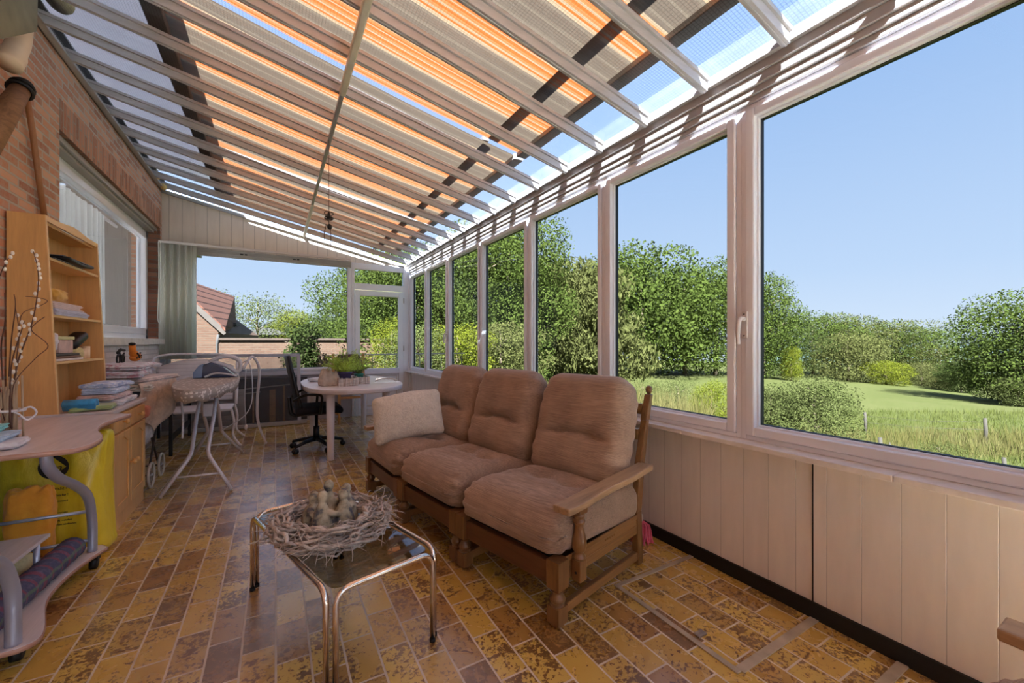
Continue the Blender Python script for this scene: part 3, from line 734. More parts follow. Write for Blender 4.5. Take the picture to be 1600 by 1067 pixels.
tree(530, 62, 500, 'bluish tree over the wall close to the window post', 'round', L_dark, 1.3, 5, base=-1)
tree(310, 45, 455, 'sparse tree peeking over the tiled roof', 'airy', L_mid, .9, 3, dens=.7, base=-1)
tree(474, 13.5, 497, 'small dark conifer in front of the brick garden wall', 'conifer', L_dark, 1.0, 0, cat='conifer', base=-.5)
tree(1274, 14, 590, 'big grey green bush in the near meadow under the large window', 'bush', L_bush, .68, 1, cat='bush', dens=1.6, leaf=.62)
tree(1205, 15, 600, 'smaller bush beside the handle post in the near meadow', 'bush', L_bush, .45, 2, cat='bush', leaf=.7)
tree(1112, 13, 594, 'bright green bush below the middle of the second window', 'bush', L_yel, .55, 3, cat='bush', leaf=.6)
tree(1060, 15, 592, 'green bush among the dry stalks behind the sofa', 'bush', L_bush, .8, 4, cat='bush', leaf=.6)
tree(1005, 15, 594, 'hedge like bush right behind the first sofa back', 'bush', L_bush, .8, 5, cat='bush', leaf=.6)
tree(1468, 12, 690, 'little leafy weed clump by the fence in the near grass', 'bush', L_bush, .8, 3, cat='bush', leaf=.8, dens=.5)

# meadow grass: blades nobody could count
def blades(name, n, fn, h0, h1, wid, mat, label, seed):
    r = random.Random(seed); m = MB(); V = []; F = []
    for i in range(n):
        x, y = fn(r); z = zt(x, y); h = h0 + (h1 - h0) * r.random(); a = r.random() * pi * 2; lx, ly = (r.random() - .5) * h * .7, (r.random() - .5) * h * .7
        k_ = len(V); V += [(x - cos(a) * wid, y - sin(a) * wid, z - .05), (x + cos(a) * wid, y + sin(a) * wid, z - .05), (x + lx, y + ly, z + h)]; F.append((k_, k_ + 1, k_ + 2))
    m.add(V, F); o = obj(name, m, mat); tag(o, label, 'grass', kind='stuff'); return o
def near_field(r):
    u = 1150 + r.random() * 520; d = 7 + 22 * r.random() ** .8; p = at(u, 535, d); return p.x, p.y
def mid_strip(r):
    u = 730 + r.random() * 450; d = 17 + 10 * r.random(); p = at(u, 535, d); return p.x, p.y
def back_strip(r):
    u = 280 + r.random() * 350; d = 9.5 + 3 * r.random(); p = at(u, 535, d); return p.x, p.y
def stalks(r):
    u = 985 + r.random() * 120; d = 10.5 + 2.5 * r.random(); p = at(u, 535, d); return p.x, p.y
blades('meadow_grass', 26000, near_field, .12, .42, .012, L_grass, 'rough green meadow grass below the large windows', 1)
blades('dry_grass', 5000, lambda r: (lambda p: (p.x, p.y))(at(1180 + r.random() * 460, 535, 17 + 5 * r.random())), .3, .75, .012, L_dry, 'dry tan grass along the wire fence', 2)
blades('tall_grass', 9000, mid_strip, .3, 1.0, .02, L_dry, 'tall straw coloured grass at the foot of the willows', 3)
blades('garden_grass', 16000, back_strip, .3, .85, .014, L_grass, 'sunny uncut grass in front of the brick garden wall', 4)
blades('dry_stalk', 700, stalks, .7, 1.3, .012, L_dry, 'bleached dry stalks standing outside behind the sofa', 5)

# wire fence posts
posts = [(1352, 22, 'grey fence post beside the big meadow bush'), (1376, 15.5, 'thick short fence post below the big meadow bush'), (1391, 15.8, 'thin stake just beside the thick short post'), (1540, 20, 'tall fence post near the picture edge'), (1570, 13.5, 'short post low in the grass near the picture edge'), (1217, 17, 'fence post half hidden by the big meadow bush')]
pp = []
for i, (u, d, lb) in enumerate(posts):
    p = at(u, 535, d); z = zt(p.x, p.y); h = (1.15, .85, .7, 1.2, .8, 1.0)[i]; r_ = (.075, .075, .03, .08, .06, .07)[i]
    thing('fence_post', MB().tube([(p.x, p.y, z - .3), (p.x + .02, p.y, z + h * .5), (p.x, p.y + .02, z + h)], [r_, r_ * .95, r_ * .85], 8), m_post, lb, 'post', 'meadow fence posts'); pp.append((p, z + h))
a, b = pp[0], pp[3]
for k_, dz in enumerate((-.2, -.55)):
    thing('fence_wire', MB().tube([(a[0].x, a[0].y, a[1] + dz), ((a[0].x + b[0].x) / 2, (a[0].y + b[0].y) / 2, (a[1] + b[1]) / 2 + dz - .1), (b[0].x, b[0].y, b[1] + dz)], .008, 4), m_post, ('upper', 'lower')[k_] + ' rusty wire of the meadow fence', 'wire')

# brick garden wall and neighbour's house behind the far window
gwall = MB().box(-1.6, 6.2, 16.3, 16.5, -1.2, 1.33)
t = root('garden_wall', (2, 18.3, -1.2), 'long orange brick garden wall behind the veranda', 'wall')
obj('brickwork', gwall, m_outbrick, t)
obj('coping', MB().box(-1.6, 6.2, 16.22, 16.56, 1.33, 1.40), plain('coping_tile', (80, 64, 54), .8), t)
obj('brick_pier', MB().box(.75, .95, 16.22, 16.3, -1.2, 1.33), m_outbrick, t)
def roof_mat():
    n = NT('clay_roof_tile'); c = n.n('ShaderNodeTexCoord'); sp = n.n('ShaderNodeSeparateXYZ'); n.l(c.outputs['Object'], sp.inputs[0])
    a = n.math('FRACT', n.math('DIVIDE', n.math('ADD', sp.outputs['Y'], 20.), .3)); b = n.math('FRACT', n.math('DIVIDE', n.math('ADD', sp.outputs['Z'], 20.), .28))
    ga = n.ramp(a, [(0, 0.), (.2, 1.), (1, 1.)]); gb = n.ramp(b, [(0, 0.), (.2, 1.), (1, 1.)])
    g_ = n.math('MULTIPLY', ga, gb); col = n.mix(g_, lin(60, 34, 26), lin(100, 60, 45))
    n.pbr(col, .8, 0, n.bump(g_, .6, .04)); return n.m
t = root('neighbour_house', (-4.5, 17, -1.2), "neighbour's orange brick house with a red tiled gable roof", 'house')
hx, hy = -1.62, 16.4
N_, D_, C_, B_ = at(262, 432, 13.9), at(353, 518, 13.45), at(370, 510, 19.), at(367, 467, 21.)
A0 = at(262, 436, 21.5)
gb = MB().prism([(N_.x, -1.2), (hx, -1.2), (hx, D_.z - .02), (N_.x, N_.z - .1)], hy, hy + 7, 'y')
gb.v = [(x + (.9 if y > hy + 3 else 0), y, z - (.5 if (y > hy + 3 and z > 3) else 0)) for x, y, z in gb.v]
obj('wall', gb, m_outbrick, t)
q_ = [N_, D_, C_, B_, A0]
obj('roof', MB().add([(p.x, p.y - .2, p.z + dz) for dz in (0, .1) for p in q_], [(0, 1, 2, 3, 4), (9, 8, 7, 6, 5)] + [(k, (k + 1) % 5, 5 + (k + 1) % 5, 5 + k) for k in range(5)]), roof_mat(), t)
obj('barge_board', MB().bar((N_.x, hy - .12, N_.z - .06), (D_.x, hy - .12, D_.z - .06), .05, .16), plain('barge_board', (90, 80, 73), .7), t)
wf_ = obj('window', MB().box(hx - .75, hx - .30, hy - .03, hy, .1, .68), plain('outdoor_white', (88, 86, 84), .5), t)
obj('pane', MB().box(hx - .69, hx - .36, hy - .05, hy - .03, .16, .62), m_outgrey, wf_)
obj('downpipe', MB().tube([(hx + .02, hy - .2, 1.5), (hx - .02, hy - .08, 1.2), (hx - .02, hy - .08, -1.2)], .04, 8), m_outgrey, t)
m_outwhite = plain('outdoor_pale', (112, 112, 114), .6); m_outdark = plain('outdoor_dark', (38, 35, 33), .8)
t = root('low_annex', (-.7, 21, -1.2), 'low dark boarded annex between the house and the trees', 'shed')
obj('wall', MB().box(-2.2, -1.45, 20.4, 23.5, -1.2, 1.95), m_outdark, t); obj('roof', MB().box(-2.3, -1.40, 20.3, 23.6, 1.95, 2.05), m_outgrey, t)
t = root('far_barn', (3, 40, -1.2), 'long low pale roofed barn far behind the garden wall', 'barn')
obj('wall', MB().box(-3, 1, 40, 46, -1.2, 1.9), m_outdark, t); obj('roof', MB().prism([(-3.3, 1.9), (1.3, 1.9), (-.5, 2.5)], 39.6, 46.5, 'y'), m_outgrey, t)
t = root('field_shelter', (6.6, 27, -1.2), 'grey pitched shelter roof seen through the door glass', 'shed')
obj('wall', MB().box(6.0, 8.6, 26, 29, -1.2, 1.5), m_outdark, t); obj('roof', MB().prism([(5.6, 1.5), (9.0, 1.5), (8.0, 2.7)], 25.8, 29.4, 'y'), m_outgrey, t)
thing('antenna_frame', MB().bar((3.0, 24, 1.6), (4.3, 24, 2.75), .06, .06).bar((3.9, 24, 2.2), (4.5, 24, 1.65), .05, .05).bar((3.0, 24, 1.7), (5.1, 24, 1.7), .05, .05).bar((3.3, 24, -.5), (3.3, 24, 1.8), .08, .08), m_outwhite, 'white slanting metal frame above the garden wall', 'frame')
# iron railing outside the door
rl_ = MB(); yy = 10.6
rl_.bar((1.2, yy, .95), (4.6, yy, .95), .03, .03).bar((1.2, yy, .1), (4.6, yy, .1), .03, .03)
for i in range(12): rl_.bar((1.2 + i * .3, yy, -.5), (1.2 + i * .3, yy, .95), .016, .016)
thing('garden_railing', rl_, m_blackp, 'dark iron garden railing outside the door', 'railing')
t = root('distant_village', (0, 0, 0), '', '') if False else None
for i, (u, v, d, lb) in enumerate(((1526, 560, 330, 'white house in the valley beyond the trees'), (1512, 566, 260, 'pale roofed house low in the valley'), (1545, 556, 360, 'tiny pale house higher in the valley'))):
    p = at(u, v, d); s = d / 640. * 3
    r_ = root('valley_house', (p.x, p.y, p.z - s), lb, 'house', 'houses in the valley')
    obj('wall', MB().box(p.x - s, p.x + s, p.y - s, p.y + s, p.z - s * 3, p.z), m_outwhite, r_); obj('roof', MB().prism([(p.x - s * 1.2, p.z), (p.x + s * 1.2, p.z), (p.x, p.z + s * .8)], p.y - s * 1.1, p.y + s * 1.1, 'y'), m_bark, r_)
# ================================================================ furniture materials
def velvet(name, rgb):
    n = NT(name); v = n.co(); c = lin(*rgb)
    rib = n.n('ShaderNodeTexWave'); rib.wave_type = 'BANDS'; rib.bands_direction = 'Z'
    m = n.co((1, 1, 1)); n.l(m, rib.inputs['Vector']); rib.inputs['Scale'].default_value = 60; rib.inputs['Distortion'].default_value = 3.0; rib.inputs['Detail'].default_value = 2; rib.inputs['Detail Scale'].default_value = 1.5
    st = n.noise(n.co((10, 1.2, 60)), 6, 3, .6); big = n.noise(v, 4, 3, .6)
    col = n.ramp(n.math('ADD', n.math('MULTIPLY', st, .6), n.math('MULTIPLY', big, .4)), [(.36, sc3(c, .66)), (.5, c), (.64, sc3(c, 1.35))])
    h = n.math('ADD', rib.outputs['Fac'], st)
    b = n.pbr(col, .75, 0, n.bump(h, .35, .003), Sheen_Weight=.35, Sheen_Roughness=.4, Specular_IOR_Level=.25)
    b.inputs['Sheen Tint'].default_value = (1, .85, .75, 1); return n.m
m_velvet = velvet('brown_velvet', (154, 129, 109))
m_oak = wood('dark_oak', (124, 88, 52), .55, .32, 'z')
m_oakx = wood('oak_rail', (138, 100, 60), .55, .32, 'x')
m_armw = wood('worn_oak_arm', (170, 138, 102), .6, .4, 'x')
m_piny = wood('pine_face', (214, 170, 108), .8, .4, 'z', .7)
m_beech = wood('beech_veneer', (208, 160, 98), .82, .4, 'z', .8, .05)
m_beechy = wood('beech_edge', (226, 186, 128), .9, .4, 'y', .8, .05)
m_desk = wood('pinkish_desk_laminate', (214, 206, 206), .82, .35, 'y', .7, .05)
m_deskedge = plain('desk_edge_band', (180, 140, 122), .4, var=.08)
def fleece(name, rgb):
    n = NT(name); c = lin(*rgb); f = n.noise(n.co(), 60, 5, .75); g = n.noise(n.co(), 14, 3, .6)
    col = n.mix(.5, n.ramp(f, [(.3, sc3(c, .7)), (.7, sc3(c, 1.15))]), n.ramp(g, [(.3, sc3(c, .8)), (.7, sc3(c, 1.1))]))
    n.pbr(col, .95, 0, n.bump(n.math('ADD', f, g), 1., .012), Sheen_Weight=.3); return n.m
m_fleece = fleece('cream_fleece', (230, 222, 206))

# ================================================================ sofa modules
# local axes: x = from the front leg back towards the windows, y = along the sofa away from the camera
LEG = [(.030, .0), (.036, .002), (.036, .01), (.026, .02), (.030, .03), (.036, .05), (.036, .062), (.026, .085), (.022, .10), (.026, .104), (.030, .108), (.030, .114), (.020, .12)]
def turned(m, x, y, z0, z1, s=1.):
    pr = [(.020, 0), (.030, .02), (.034, .06), (.024, .12), (.022, .16), (.032, .22), (.036, .34), (.034, .46), (.026, .58), (.021, .70), (.022, .76), (.031, .80), (.031, .84), (.022, .88), (.030, .94), (.024, 1.)]
    m.lathe([(r * s, z0 + (z1 - z0) * t) for r, t in pr], (x, y, 0), 16)
W, D = .665, .70
def seat_fn(seed):
    r = random.Random(seed); ph = r.random() * 6
    def fn(p, nr):
        x, y, z = p
        puff = (1 - (x / .38) ** 2) * (1 - (y / .335) ** 2)
        if z > 0:
            z += .030 * max(0, puff) ** .6
            for dx, dy in ((.02, -.10), (.02, .10)):
                z -= .040 * math.exp(-(((x - dx) / .07) ** 2 + ((y - dy) / .07) ** 2))
            z -= .018 * math.exp(-((x - .02) / .035) ** 2) * max(0, 1 - (y / .26) ** 2)
            z += .004 * sin(x * 40 + ph) * cos(y * 9)
        if x < -.2:                                              # rolled puffy nose
            t = (-.2 - x) / .18
            x -= .02 * t * max(0, 1 - (z / .14) ** 2); z -= .03 * t * t * (1 if z > 0 else .4)
            e = abs(y) - .24
            if e > 0: z += .006 * sin(z * 60 + x * 90) * min(1, e / .06); y -= .0 
            if e > 0: x += .006 * sin(z * 120 + ph) * min(1, e / .06)
        return (x, y, z)
    return fn
def back_fn(seed):
    ph = seed * 1.7
    def fn(p, nr):       # x = thickness (front is -x), y = width, z = height
        x, y, z = p
        top = max(0, (z - .0) / .31)
        y *= 1 - .17 * top ** 3
        puff = max(0, 1 - (y / .33) ** 2)
        if x < 0:
            x -= .028 * puff ** .5 * max(0, 1 - ((z - .12) / .24) ** 2) + .026 * puff ** .5 * max(0, 1 - ((z + .18) / .14) ** 2)
            zc = -.055 + .012 * cos(y * 12)
            x += .05 * math.exp(-((z - zc) / .016) ** 2) * (1 if abs(y) < .11 else max(.25, 1 - (abs(y) - .11) / .2))
            for dy in (-.11, .11): x += .022 * math.exp(-(((z - zc) / .045) ** 2 + ((y - dy) / .05) ** 2))
            x += .004 * sin(z * 55 + ph) * max(0, (abs(y) - .18) / .14)
        if abs(y) > .24: y += .004 * sin(z * 70 + ph) * (1 if y > 0 else -1)
        return (x, y, z)
    return fn
def module(label, seed, near_arm, far_arm, loc, rz, group='velvet seats of the sofa row'):
    t = root('sofa_seat', loc, label, 'sofa', group, rz)
    P = dict(parent=t, local=True)
    for yy in (0, W):
        lg = MB(); lg.box(-.036, .036, yy - .036, yy + .036, .165, .29)
        turned(lg, 0, yy, .085, .167, 1.); lg.box(-.034, .034, yy - .034, yy + .034, .012, .087)
        lg.lathe([(.028, 0), (.034, .006), (.034, .014)], (0, yy, 0), 12)
        obj('front_leg', lg, m_oak, bevel=.005, **P)
        bl = MB()
        pts = [(.72, 0.), (.70, .30), (.735, .55), (.80, .80), (.845, .945)]
        for (xa, za), (xb, zb) in zip(pts, pts[1:]):
            wa = .055 if za < .8 else .045; wb_ = .055 if zb < .8 else .034
            v = []
            for (x, z, ww) in ((xa, za, wa), (xb, zb, wb_)):
                for sx in (-ww / 2, ww / 2):
                    for sy in (-.019, .019): v.append((x + sx, yy + sy, z))
            bl.add(v, [(0, 1, 3, 2), (4, 6, 7, 5), (0, 4, 5, 1), (2, 3, 7, 6), (0, 2, 6, 4), (1, 5, 7, 3)])
        bl.lathe([(.010, .94), (.012, .952), (.018, .962), (.020, .974), (.016, .988), (.006, .996)], (.848, yy, 0), 12)
        obj('back_post', bl, m_oak, bevel=.004, **P)
        sr = MB().box(.036, .69, yy - .014, yy + .014, .18, .29).box(.036, .69, yy - .018, yy + .018, .265, .29).box(.036, .69, yy - .018, yy + .018, .227, .233)
        for k in range(5): sr.box(.36 + .02 * k, .372 + .02 * k, yy - .019, yy + .019, .25, .258)
        obj('side_rail', sr, m_oakx, bevel=.003, **P)
        obj('stretcher', MB().box(.03, .70, yy - .014, yy + .014, .03, .075), m_oakx, bevel=.004, **P)
    obj('front_rail', MB().box(-.02, .015, .036, W - .036, .17, .27), wood('rail_' + str(seed), (96, 60, 36), .6, .35, 'y'), bevel=.004, **P)
    for xx, zz in ((.71, .26), (.765, .72), (.815, .86)): obj('back_rail', MB().bar((xx, .02, zz), (xx, W - .02, zz), .03, .06), m_oakx, **P)
    obj('seat_webbing', MB().box(.01, .70, .02, W - .02, .272, .284), m_blackp, **P)
    M1 = Matrix.Translation((.345, W / 2 - .012, .372)) @ Matrix.Rotation(radians(3), 4, 'Y')
    obj('seat_cushion', MB().rbox((.75, .69, .20), .075, 30, seat_fn(seed), M1), m_velvet, **P)
    M2 = Matrix.Translation((.66, W / 2, .735)) @ Matrix.Rotation(radians(17), 4, 'Y')
    obj('back_cushion', MB().rbox((.19, .66, .64), .09, 40, back_fn(seed), M2), m_velvet, **P)
    for on, yy, sg in ((near_arm, 0, -1), (far_arm, W, 1)):
        if not on: continue
        ya = yy + sg * .045
        am = MB(); am.box(.075, .125, ya - .024, ya + .024, .175, .27); turned(am, .10, ya, .268, .48, .95); am.box(.07, .13, ya - .027, ya + .027, .478, .51)
        obj('arm_support', am, m_oak, bevel=.004, **P)
        obj('peg_hole', MB().tube([(.0745, ya, .215), (.072, ya, .215)], .006, 8), m_blackp, **P)
        arm = MB(); n_ = 14
        def edge(i): return .046 + .004 * sin(i * .8)
        poly = [(-.035 + .765 * i / n_, ya - sg * .0 - edge(i)) for i in range(n_ + 1)] + [(-.035 + .765 * i / n_, ya + .044) for i in range(n_, -1, -1)]
        arm.prism(poly, .51, .542)
        arm.v = [(x, y, z + .03 * max(0, x) / .7) for x, y, z in arm.v]
        obj('armrest', arm, m_armw, bevel=.006, **P)
    return t
module('brown velvet sofa seat nearest the camera, with its wooden armrest in full view', 1, True, False, (1.085, 1.475, 0), radians(14.5))
module('brown velvet sofa seat in the middle of the three, with no armrest', 2, False, False, (.905, 2.195, 0), radians(11))
module('brown velvet sofa seat at the far end of the row, carrying the cream cushion', 3, False, True, (.765, 2.915, 0), radians(6))
module('brown velvet armchair at the picture edge, only its arm tip and cushion corner in view', 4, True, True, (.886, .245, 0), radians(-90), None)['category'] = 'armchair'

# cream cushion
cx_, cy_, cz_ = .925, 3.27, .655
def pil(p, nr):
    x, y, z = p; k = (1 - (x / .27) ** 2); q = (1 - (y / .2) ** 2)
    z = z * (.25 + .95 * max(0, k) ** .55 * max(0, q) ** .55)
    x *= 1 + .05 * (abs(y) / .2) ** 3; y *= 1 + .06 * (abs(x) / .27) ** 3
    y += .018 * sin(x * 7 + 1) ; z += .004 * sin(x * 60) * cos(y * 66)
    return (x, y, z)
M_ = Matrix.Translation((cx_, cy_, cz_)) @ Matrix.Rotation(radians(-14), 4, 'Z') @ Matrix.Rotation(radians(66), 4, 'X') @ Matrix.Rotation(radians(5), 4, 'Z')
thing('scatter_cushion', MB().rbox((.53, .36, .2), .05, 26, pil, M_), m_fleece, 'cream fleece scatter cushion propped on the far sofa seat', 'cushion')

# ================================================================ chrome coffee table
C = [Vector((.169, 1.57, 0)), Vector((.578, 1.667, 0)), Vector((.317, 2.557, 0)), Vector((-.092, 2.46, 0))]
t = root('coffee_table', (.243, 2.06, 0), 'chrome tube coffee table with a smoked glass top, holding the root wreath', 'table')
cen = sum(C, Vector()) / 4
for i in range(4):
    a, b = C[i], C[(i + 1) % 4]; mid = (a + b) / 2; o_ = (mid - cen).normalized() * .012; al = (b - a).normalized() * .012
    a_ = a + o_ + al; b_ = b + o_ - al; up = Vector((0, 0, .372))
    obj('leg_frame', MB().tube(fillet([a_ + Vector((0, 0, .006)), a_ + up, b_ + up, b_ + Vector((0, 0, .006))], .06, 8), .011, 12), m_chrome, t)
    for q_ in (a_, b_): obj('foot_cap', MB().lathe([(.013, 0), (.013, .012)], tuple(q_), 10), m_blackp, t)
gp = fillet([C[0] * .5 + C[3] * .5] + [C[0] + (C[1] - C[0]).normalized() * .004] + [C[1], C[2], C[3]] + [C[0] * .5 + C[3] * .5], .05, 6)
gp = [cen + (p - cen) * .965 for p in gp[:-1]]
obj('glass_top', MB().prism([(p.x, p.y) for p in gp], .362, .370), m_smoke, t, bevel=.002)

# wreath of roots
m_root = plain('dry_root', (180, 170, 160), .85, var=.35, vs=25, bump=.4, bs=120)
wr_c = Vector((.225, 2.045, .372)); r_ = random.Random(11); wm = MB()
def tor(a, R, rr, b): return Vector((wr_c.x + (R + rr * cos(b)) * cos(a), wr_c.y + (R + rr * cos(b)) * sin(a) * 1.0, wr_c.z + .062 + rr * .95 * sin(b)))
for i in range(330):
    a0 = r_.random() * 2 * pi; L_ = .35 + r_.random() * 1.0; b0 = r_.random() * 2 * pi; tw = (r_.random() - .5) * 3.0; R = .185 + r_.random() * .03; rr = .018 + .040 * r_.random() ** .6
    n_ = 9; th = (.0028 + .0075 * r_.random() ** 2.2)
    pts = []
    for k in range(n_):
        f = k / (n_ - 1)
        p = tor(a0 + L_ * f, R + .01 * sin(f * 9 + i), rr + .006 * sin(f * 14 + i * 2), b0 + tw * f)
        p += Vector((r_.random() - .5, r_.random() - .5, r_.random() - .5)) * .012; p.z = max(p.z, wr_c.z + th + .001); pts.append(p)
    wm.tube(pts, [th * (1 - .6 * abs(2 * k / (n_ - 1) - 1) ** 2) for k in range(n_)], 6)
for i in range(130):
    a0 = r_.random() * 2 * pi; b0 = -.8 + r_.random() * 2.6; p = tor(a0, .20, .045, b0); d = Vector((cos(a0), sin(a0), .1 + (r_.random() - .6) * 1.0)) + Vector((r_.random() - .5, r_.random() - .5, 0)) * 1.4
    pts = [p]
    for k in range(5):
        d += Vector((r_.random() - .5, r_.random() - .5, (r_.random() - .6))) * .6; p = p + d.normalized() * .018; q = p.copy(); q.z = max(q.z, wr_c.z + .003); pts.append(q)
    wm.tube(pts, [.0028, .0024, .002, .0016, .0012, .0008], 4)
thing('root_wreath', wm, m_root, 'tangled wreath of dry grey roots lying on the coffee table', 'wreath')
def stat_mat():
    n = NT('weathered_stone'); f = n.noise(n.co((1, 1, 1)), 22, 4, .6); g = n.noise(n.co(), 160, 2)
    n.pbr(n.ramp(f, [(.38, lin(186, 176, 152)), (.52, lin(158, 148, 124)), (.62, lin(92, 92, 96)), (.8, lin(80, 82, 90))]), .8, 0, n.bump(g, .4, .003)); return n.m
sm_ = MB(); sc_ = Vector((.225, 2.085, .372)); ROT = .35
sm_.lathe([(.10, 0), (.105, .02), (.09, .035)], tuple(sc_), 20)
pos = []
for i in range(5):
    a = ROT + i * 2 * pi / 5; p = sc_ + Vector((cos(a) * .068, sin(a) * .068, 0)); pos.append((a, p))
    hgt = (.0, .012, -.012, .008, .004)[i]
    sm_.lathe([(.045, .0), (.044, .04), (.036, .08), (.030, .105), (.016, .13 + hgt), (.012, .14 + hgt)], tuple(p), 14)
    sm_.ball((p.x + cos(a) * -.004, p.y + sin(a) * -.004, p.z + .158 + hgt), (.021, .020, .026), 14, 10)
    sm_.ball((p.x - cos(a) * .02, p.y - sin(a) * .02, p.z + .158 + hgt), (.006, .006, .006), 8, 6)
    hd_ = Vector((cos(a), sin(a), 0)); sd2 = Vector((-sin(a), cos(a), 0))
    sm_.tube(smoothpath([p + Vector((0, 0, .07)) - hd_ * .02, p + Vector((0, 0, .055)) - hd_ * .05, p + Vector((0, 0, .02)) - hd_ * .055], 4), .018, 8)
for i in range(5):
    a, p = pos[i]; a2, q = pos[(i + 1) % 5]; m = (p + q) / 2 + Vector((cos((a + a2) / 2 if a2 > a else a + pi / 5), sin((a + a2) / 2 if a2 > a else a + pi / 5), 0)) * .028
    sm_.tube(smoothpath([p + Vector((0, 0, .112)), m + Vector((0, 0, .10)), q + Vector((0, 0, .085))], 5), [.014] * 5 + [.012] * 6, 8)
o = thing('stone_figurine', sm_, stat_mat(), 'weathered stone figurine of seated people with linked arms, inside the root wreath', 'figurine')
o.scale = (1.15, 1.15, 1.1); md = o.modifiers.new('remesh', 'REMESH'); md.mode = 'VOXEL'; md.voxel_size = .0045; md.use_smooth_shade = True

# ================================================================ white plastic garden table with its things
t = root('garden_table', (.81, 5.42, 0), 'white plastic oval garden table in front of the door', 'table')
def sup(a, rx, ry, e=2.6):
    c, s = cos(a), sin(a); return (.81 + rx * abs(c) ** (2 / e) * (1 if c > 0 else -1), 5.42 + ry * abs(s) ** (2 / e) * (1 if s > 0 else -1))
m_plast = plain('white_garden_plastic', (226, 220, 222), .35, var=.03)
tp = MB().prism([sup(2 * pi * i / 56, .55, .97) for i in range(56)], .735, .765)
obj('table_top', tp, m_plast, t, bevel=.008)
rim = MB(); ro = [sup(2 * pi * i / 56, .548, .968) for i in range(56)]; ri = [sup(2 * pi * i / 56, .53, .95) for i in range(56)]
rim.add([(x, y, z) for z in (.715, .737) for x, y in ro] + [(x, y, z) for z in (.715, .737) for x, y in ri], [(i, (i + 1) % 56, 56 + (i + 1) % 56, 56 + i) for i in range(56)] + [(112 + i, 168 + i, 168 + (i + 1) % 56, 112 + (i + 1) % 56) for i in range(56)] + [(i, 112 + i, 112 + (i + 1) % 56, (i + 1) % 56) for i in range(56)], True)
obj('apron', rim, m_plast, t)
for x, y in ((.505, 4.72), (1.10, 4.80), (1.10, 6.18), (.43, 6.10)):
    obj('leg', MB().lathe([(.029, 0), (.034, .01), (.038, .3), (.044, .735)], (x, y, 0), 18), m_plast, t)
TZ = .766
t = root('plant_pot', (.66, 5.15, TZ), 'purple flower pot with feathery bright green plant on the garden table', 'potted plant')
px_, py_ = .69, 5.02
obj('pot', MB().lathe([(.052, .045), (.068, .13), (.076, .132), (.078, .150), (.070, .152), (.066, .135), (.02, .130)], (px_, py_, TZ), 22), plain('purple_pot', (92, 82, 128), .4), t)
obj('soil', MB().lathe([(.066, .128), (.03, .134), (.001, .136)], (px_, py_, TZ), 14), m_bark, t)
rr_ = random.Random(3); ff = MB(); V = []; F = []
for i in range(190):
    a = rr_.random() * 2 * pi; L_ = .14 + .17 * rr_.random(); o_ = .3 + 1.5 * rr_.random(); p = Vector((px_ + .03 * cos(a), py_ + .03 * sin(a), TZ + .13)); d = Vector((cos(a) * o_, sin(a) * o_, 1.1)).normalized()
    for k in range(6):
        q = p + d * L_ / 6; d = (d + Vector((0, 0, -.10))).normalized()
        for j in range(4):
            s = Vector((rr_.random() - .5, rr_.random() - .5, rr_.random() - .3)).normalized() * (.018 + .02 * k / 6); wd = d.cross(s).normalized() * .0028
            kk = len(V); V += [q - wd, q + wd, q + s]; F.append((kk, kk + 1, kk + 2))
        wd = d.cross(Vector((0, 0, 1))).normalized() * .0015; kk = len(V); V += [p - wd, p + wd, q + wd, q - wd]; F.append((kk, kk + 1, kk + 2, kk + 3)); p = q
ff.add(V, F); obj('foliage', ff, plain('feathery_leaf', (176, 204, 84), .7, var=.3, vs=12), t)
t = root('plant_pot', (.86, 5.2, TZ), 'green pot with sprawling leggy plant, behind the purple pot', 'potted plant')
obj('pot', MB().lathe([(.04, .0), (.055, .10), (.058, .11)], (.87, 5.2, TZ), 18), plain('green_pot', (46, 120, 100), .4), t)
ff = MB(); V = []; F = []
for i in range(60):
    a = rr_.random() * 2 * pi; L_ = .16 + .16 * rr_.random(); p = Vector((.87, 5.2, TZ + .10)); d = Vector((cos(a), sin(a), .9 + rr_.random())).normalized()
    for k in range(7):
        q = p + d * L_ / 7; d = (d + Vector((0, 0, -.14))).normalized()
        for j in range(3):
            s = Vector((rr_.random() - .5, rr_.random() - .5, rr_.random() - .4)).normalized() * .022; wd = d.cross(s).normalized() * .006
            kk = len(V); V += [q, q + s * .5 + wd, q + s, q + s * .5 - wd]; F.append((kk, kk + 1, kk + 2, kk + 3))
        wd = d.cross(Vector((0, 0, 1))).normalized() * .0015; kk = len(V); V += [p - wd, p + wd, q + wd, q - wd]; F.append((kk, kk + 1, kk + 2, kk + 3)); p = q
ff.add(V, F); obj('foliage', ff, plain('leggy_leaf', (128, 148, 74), .7, var=.3, vs=12), t)
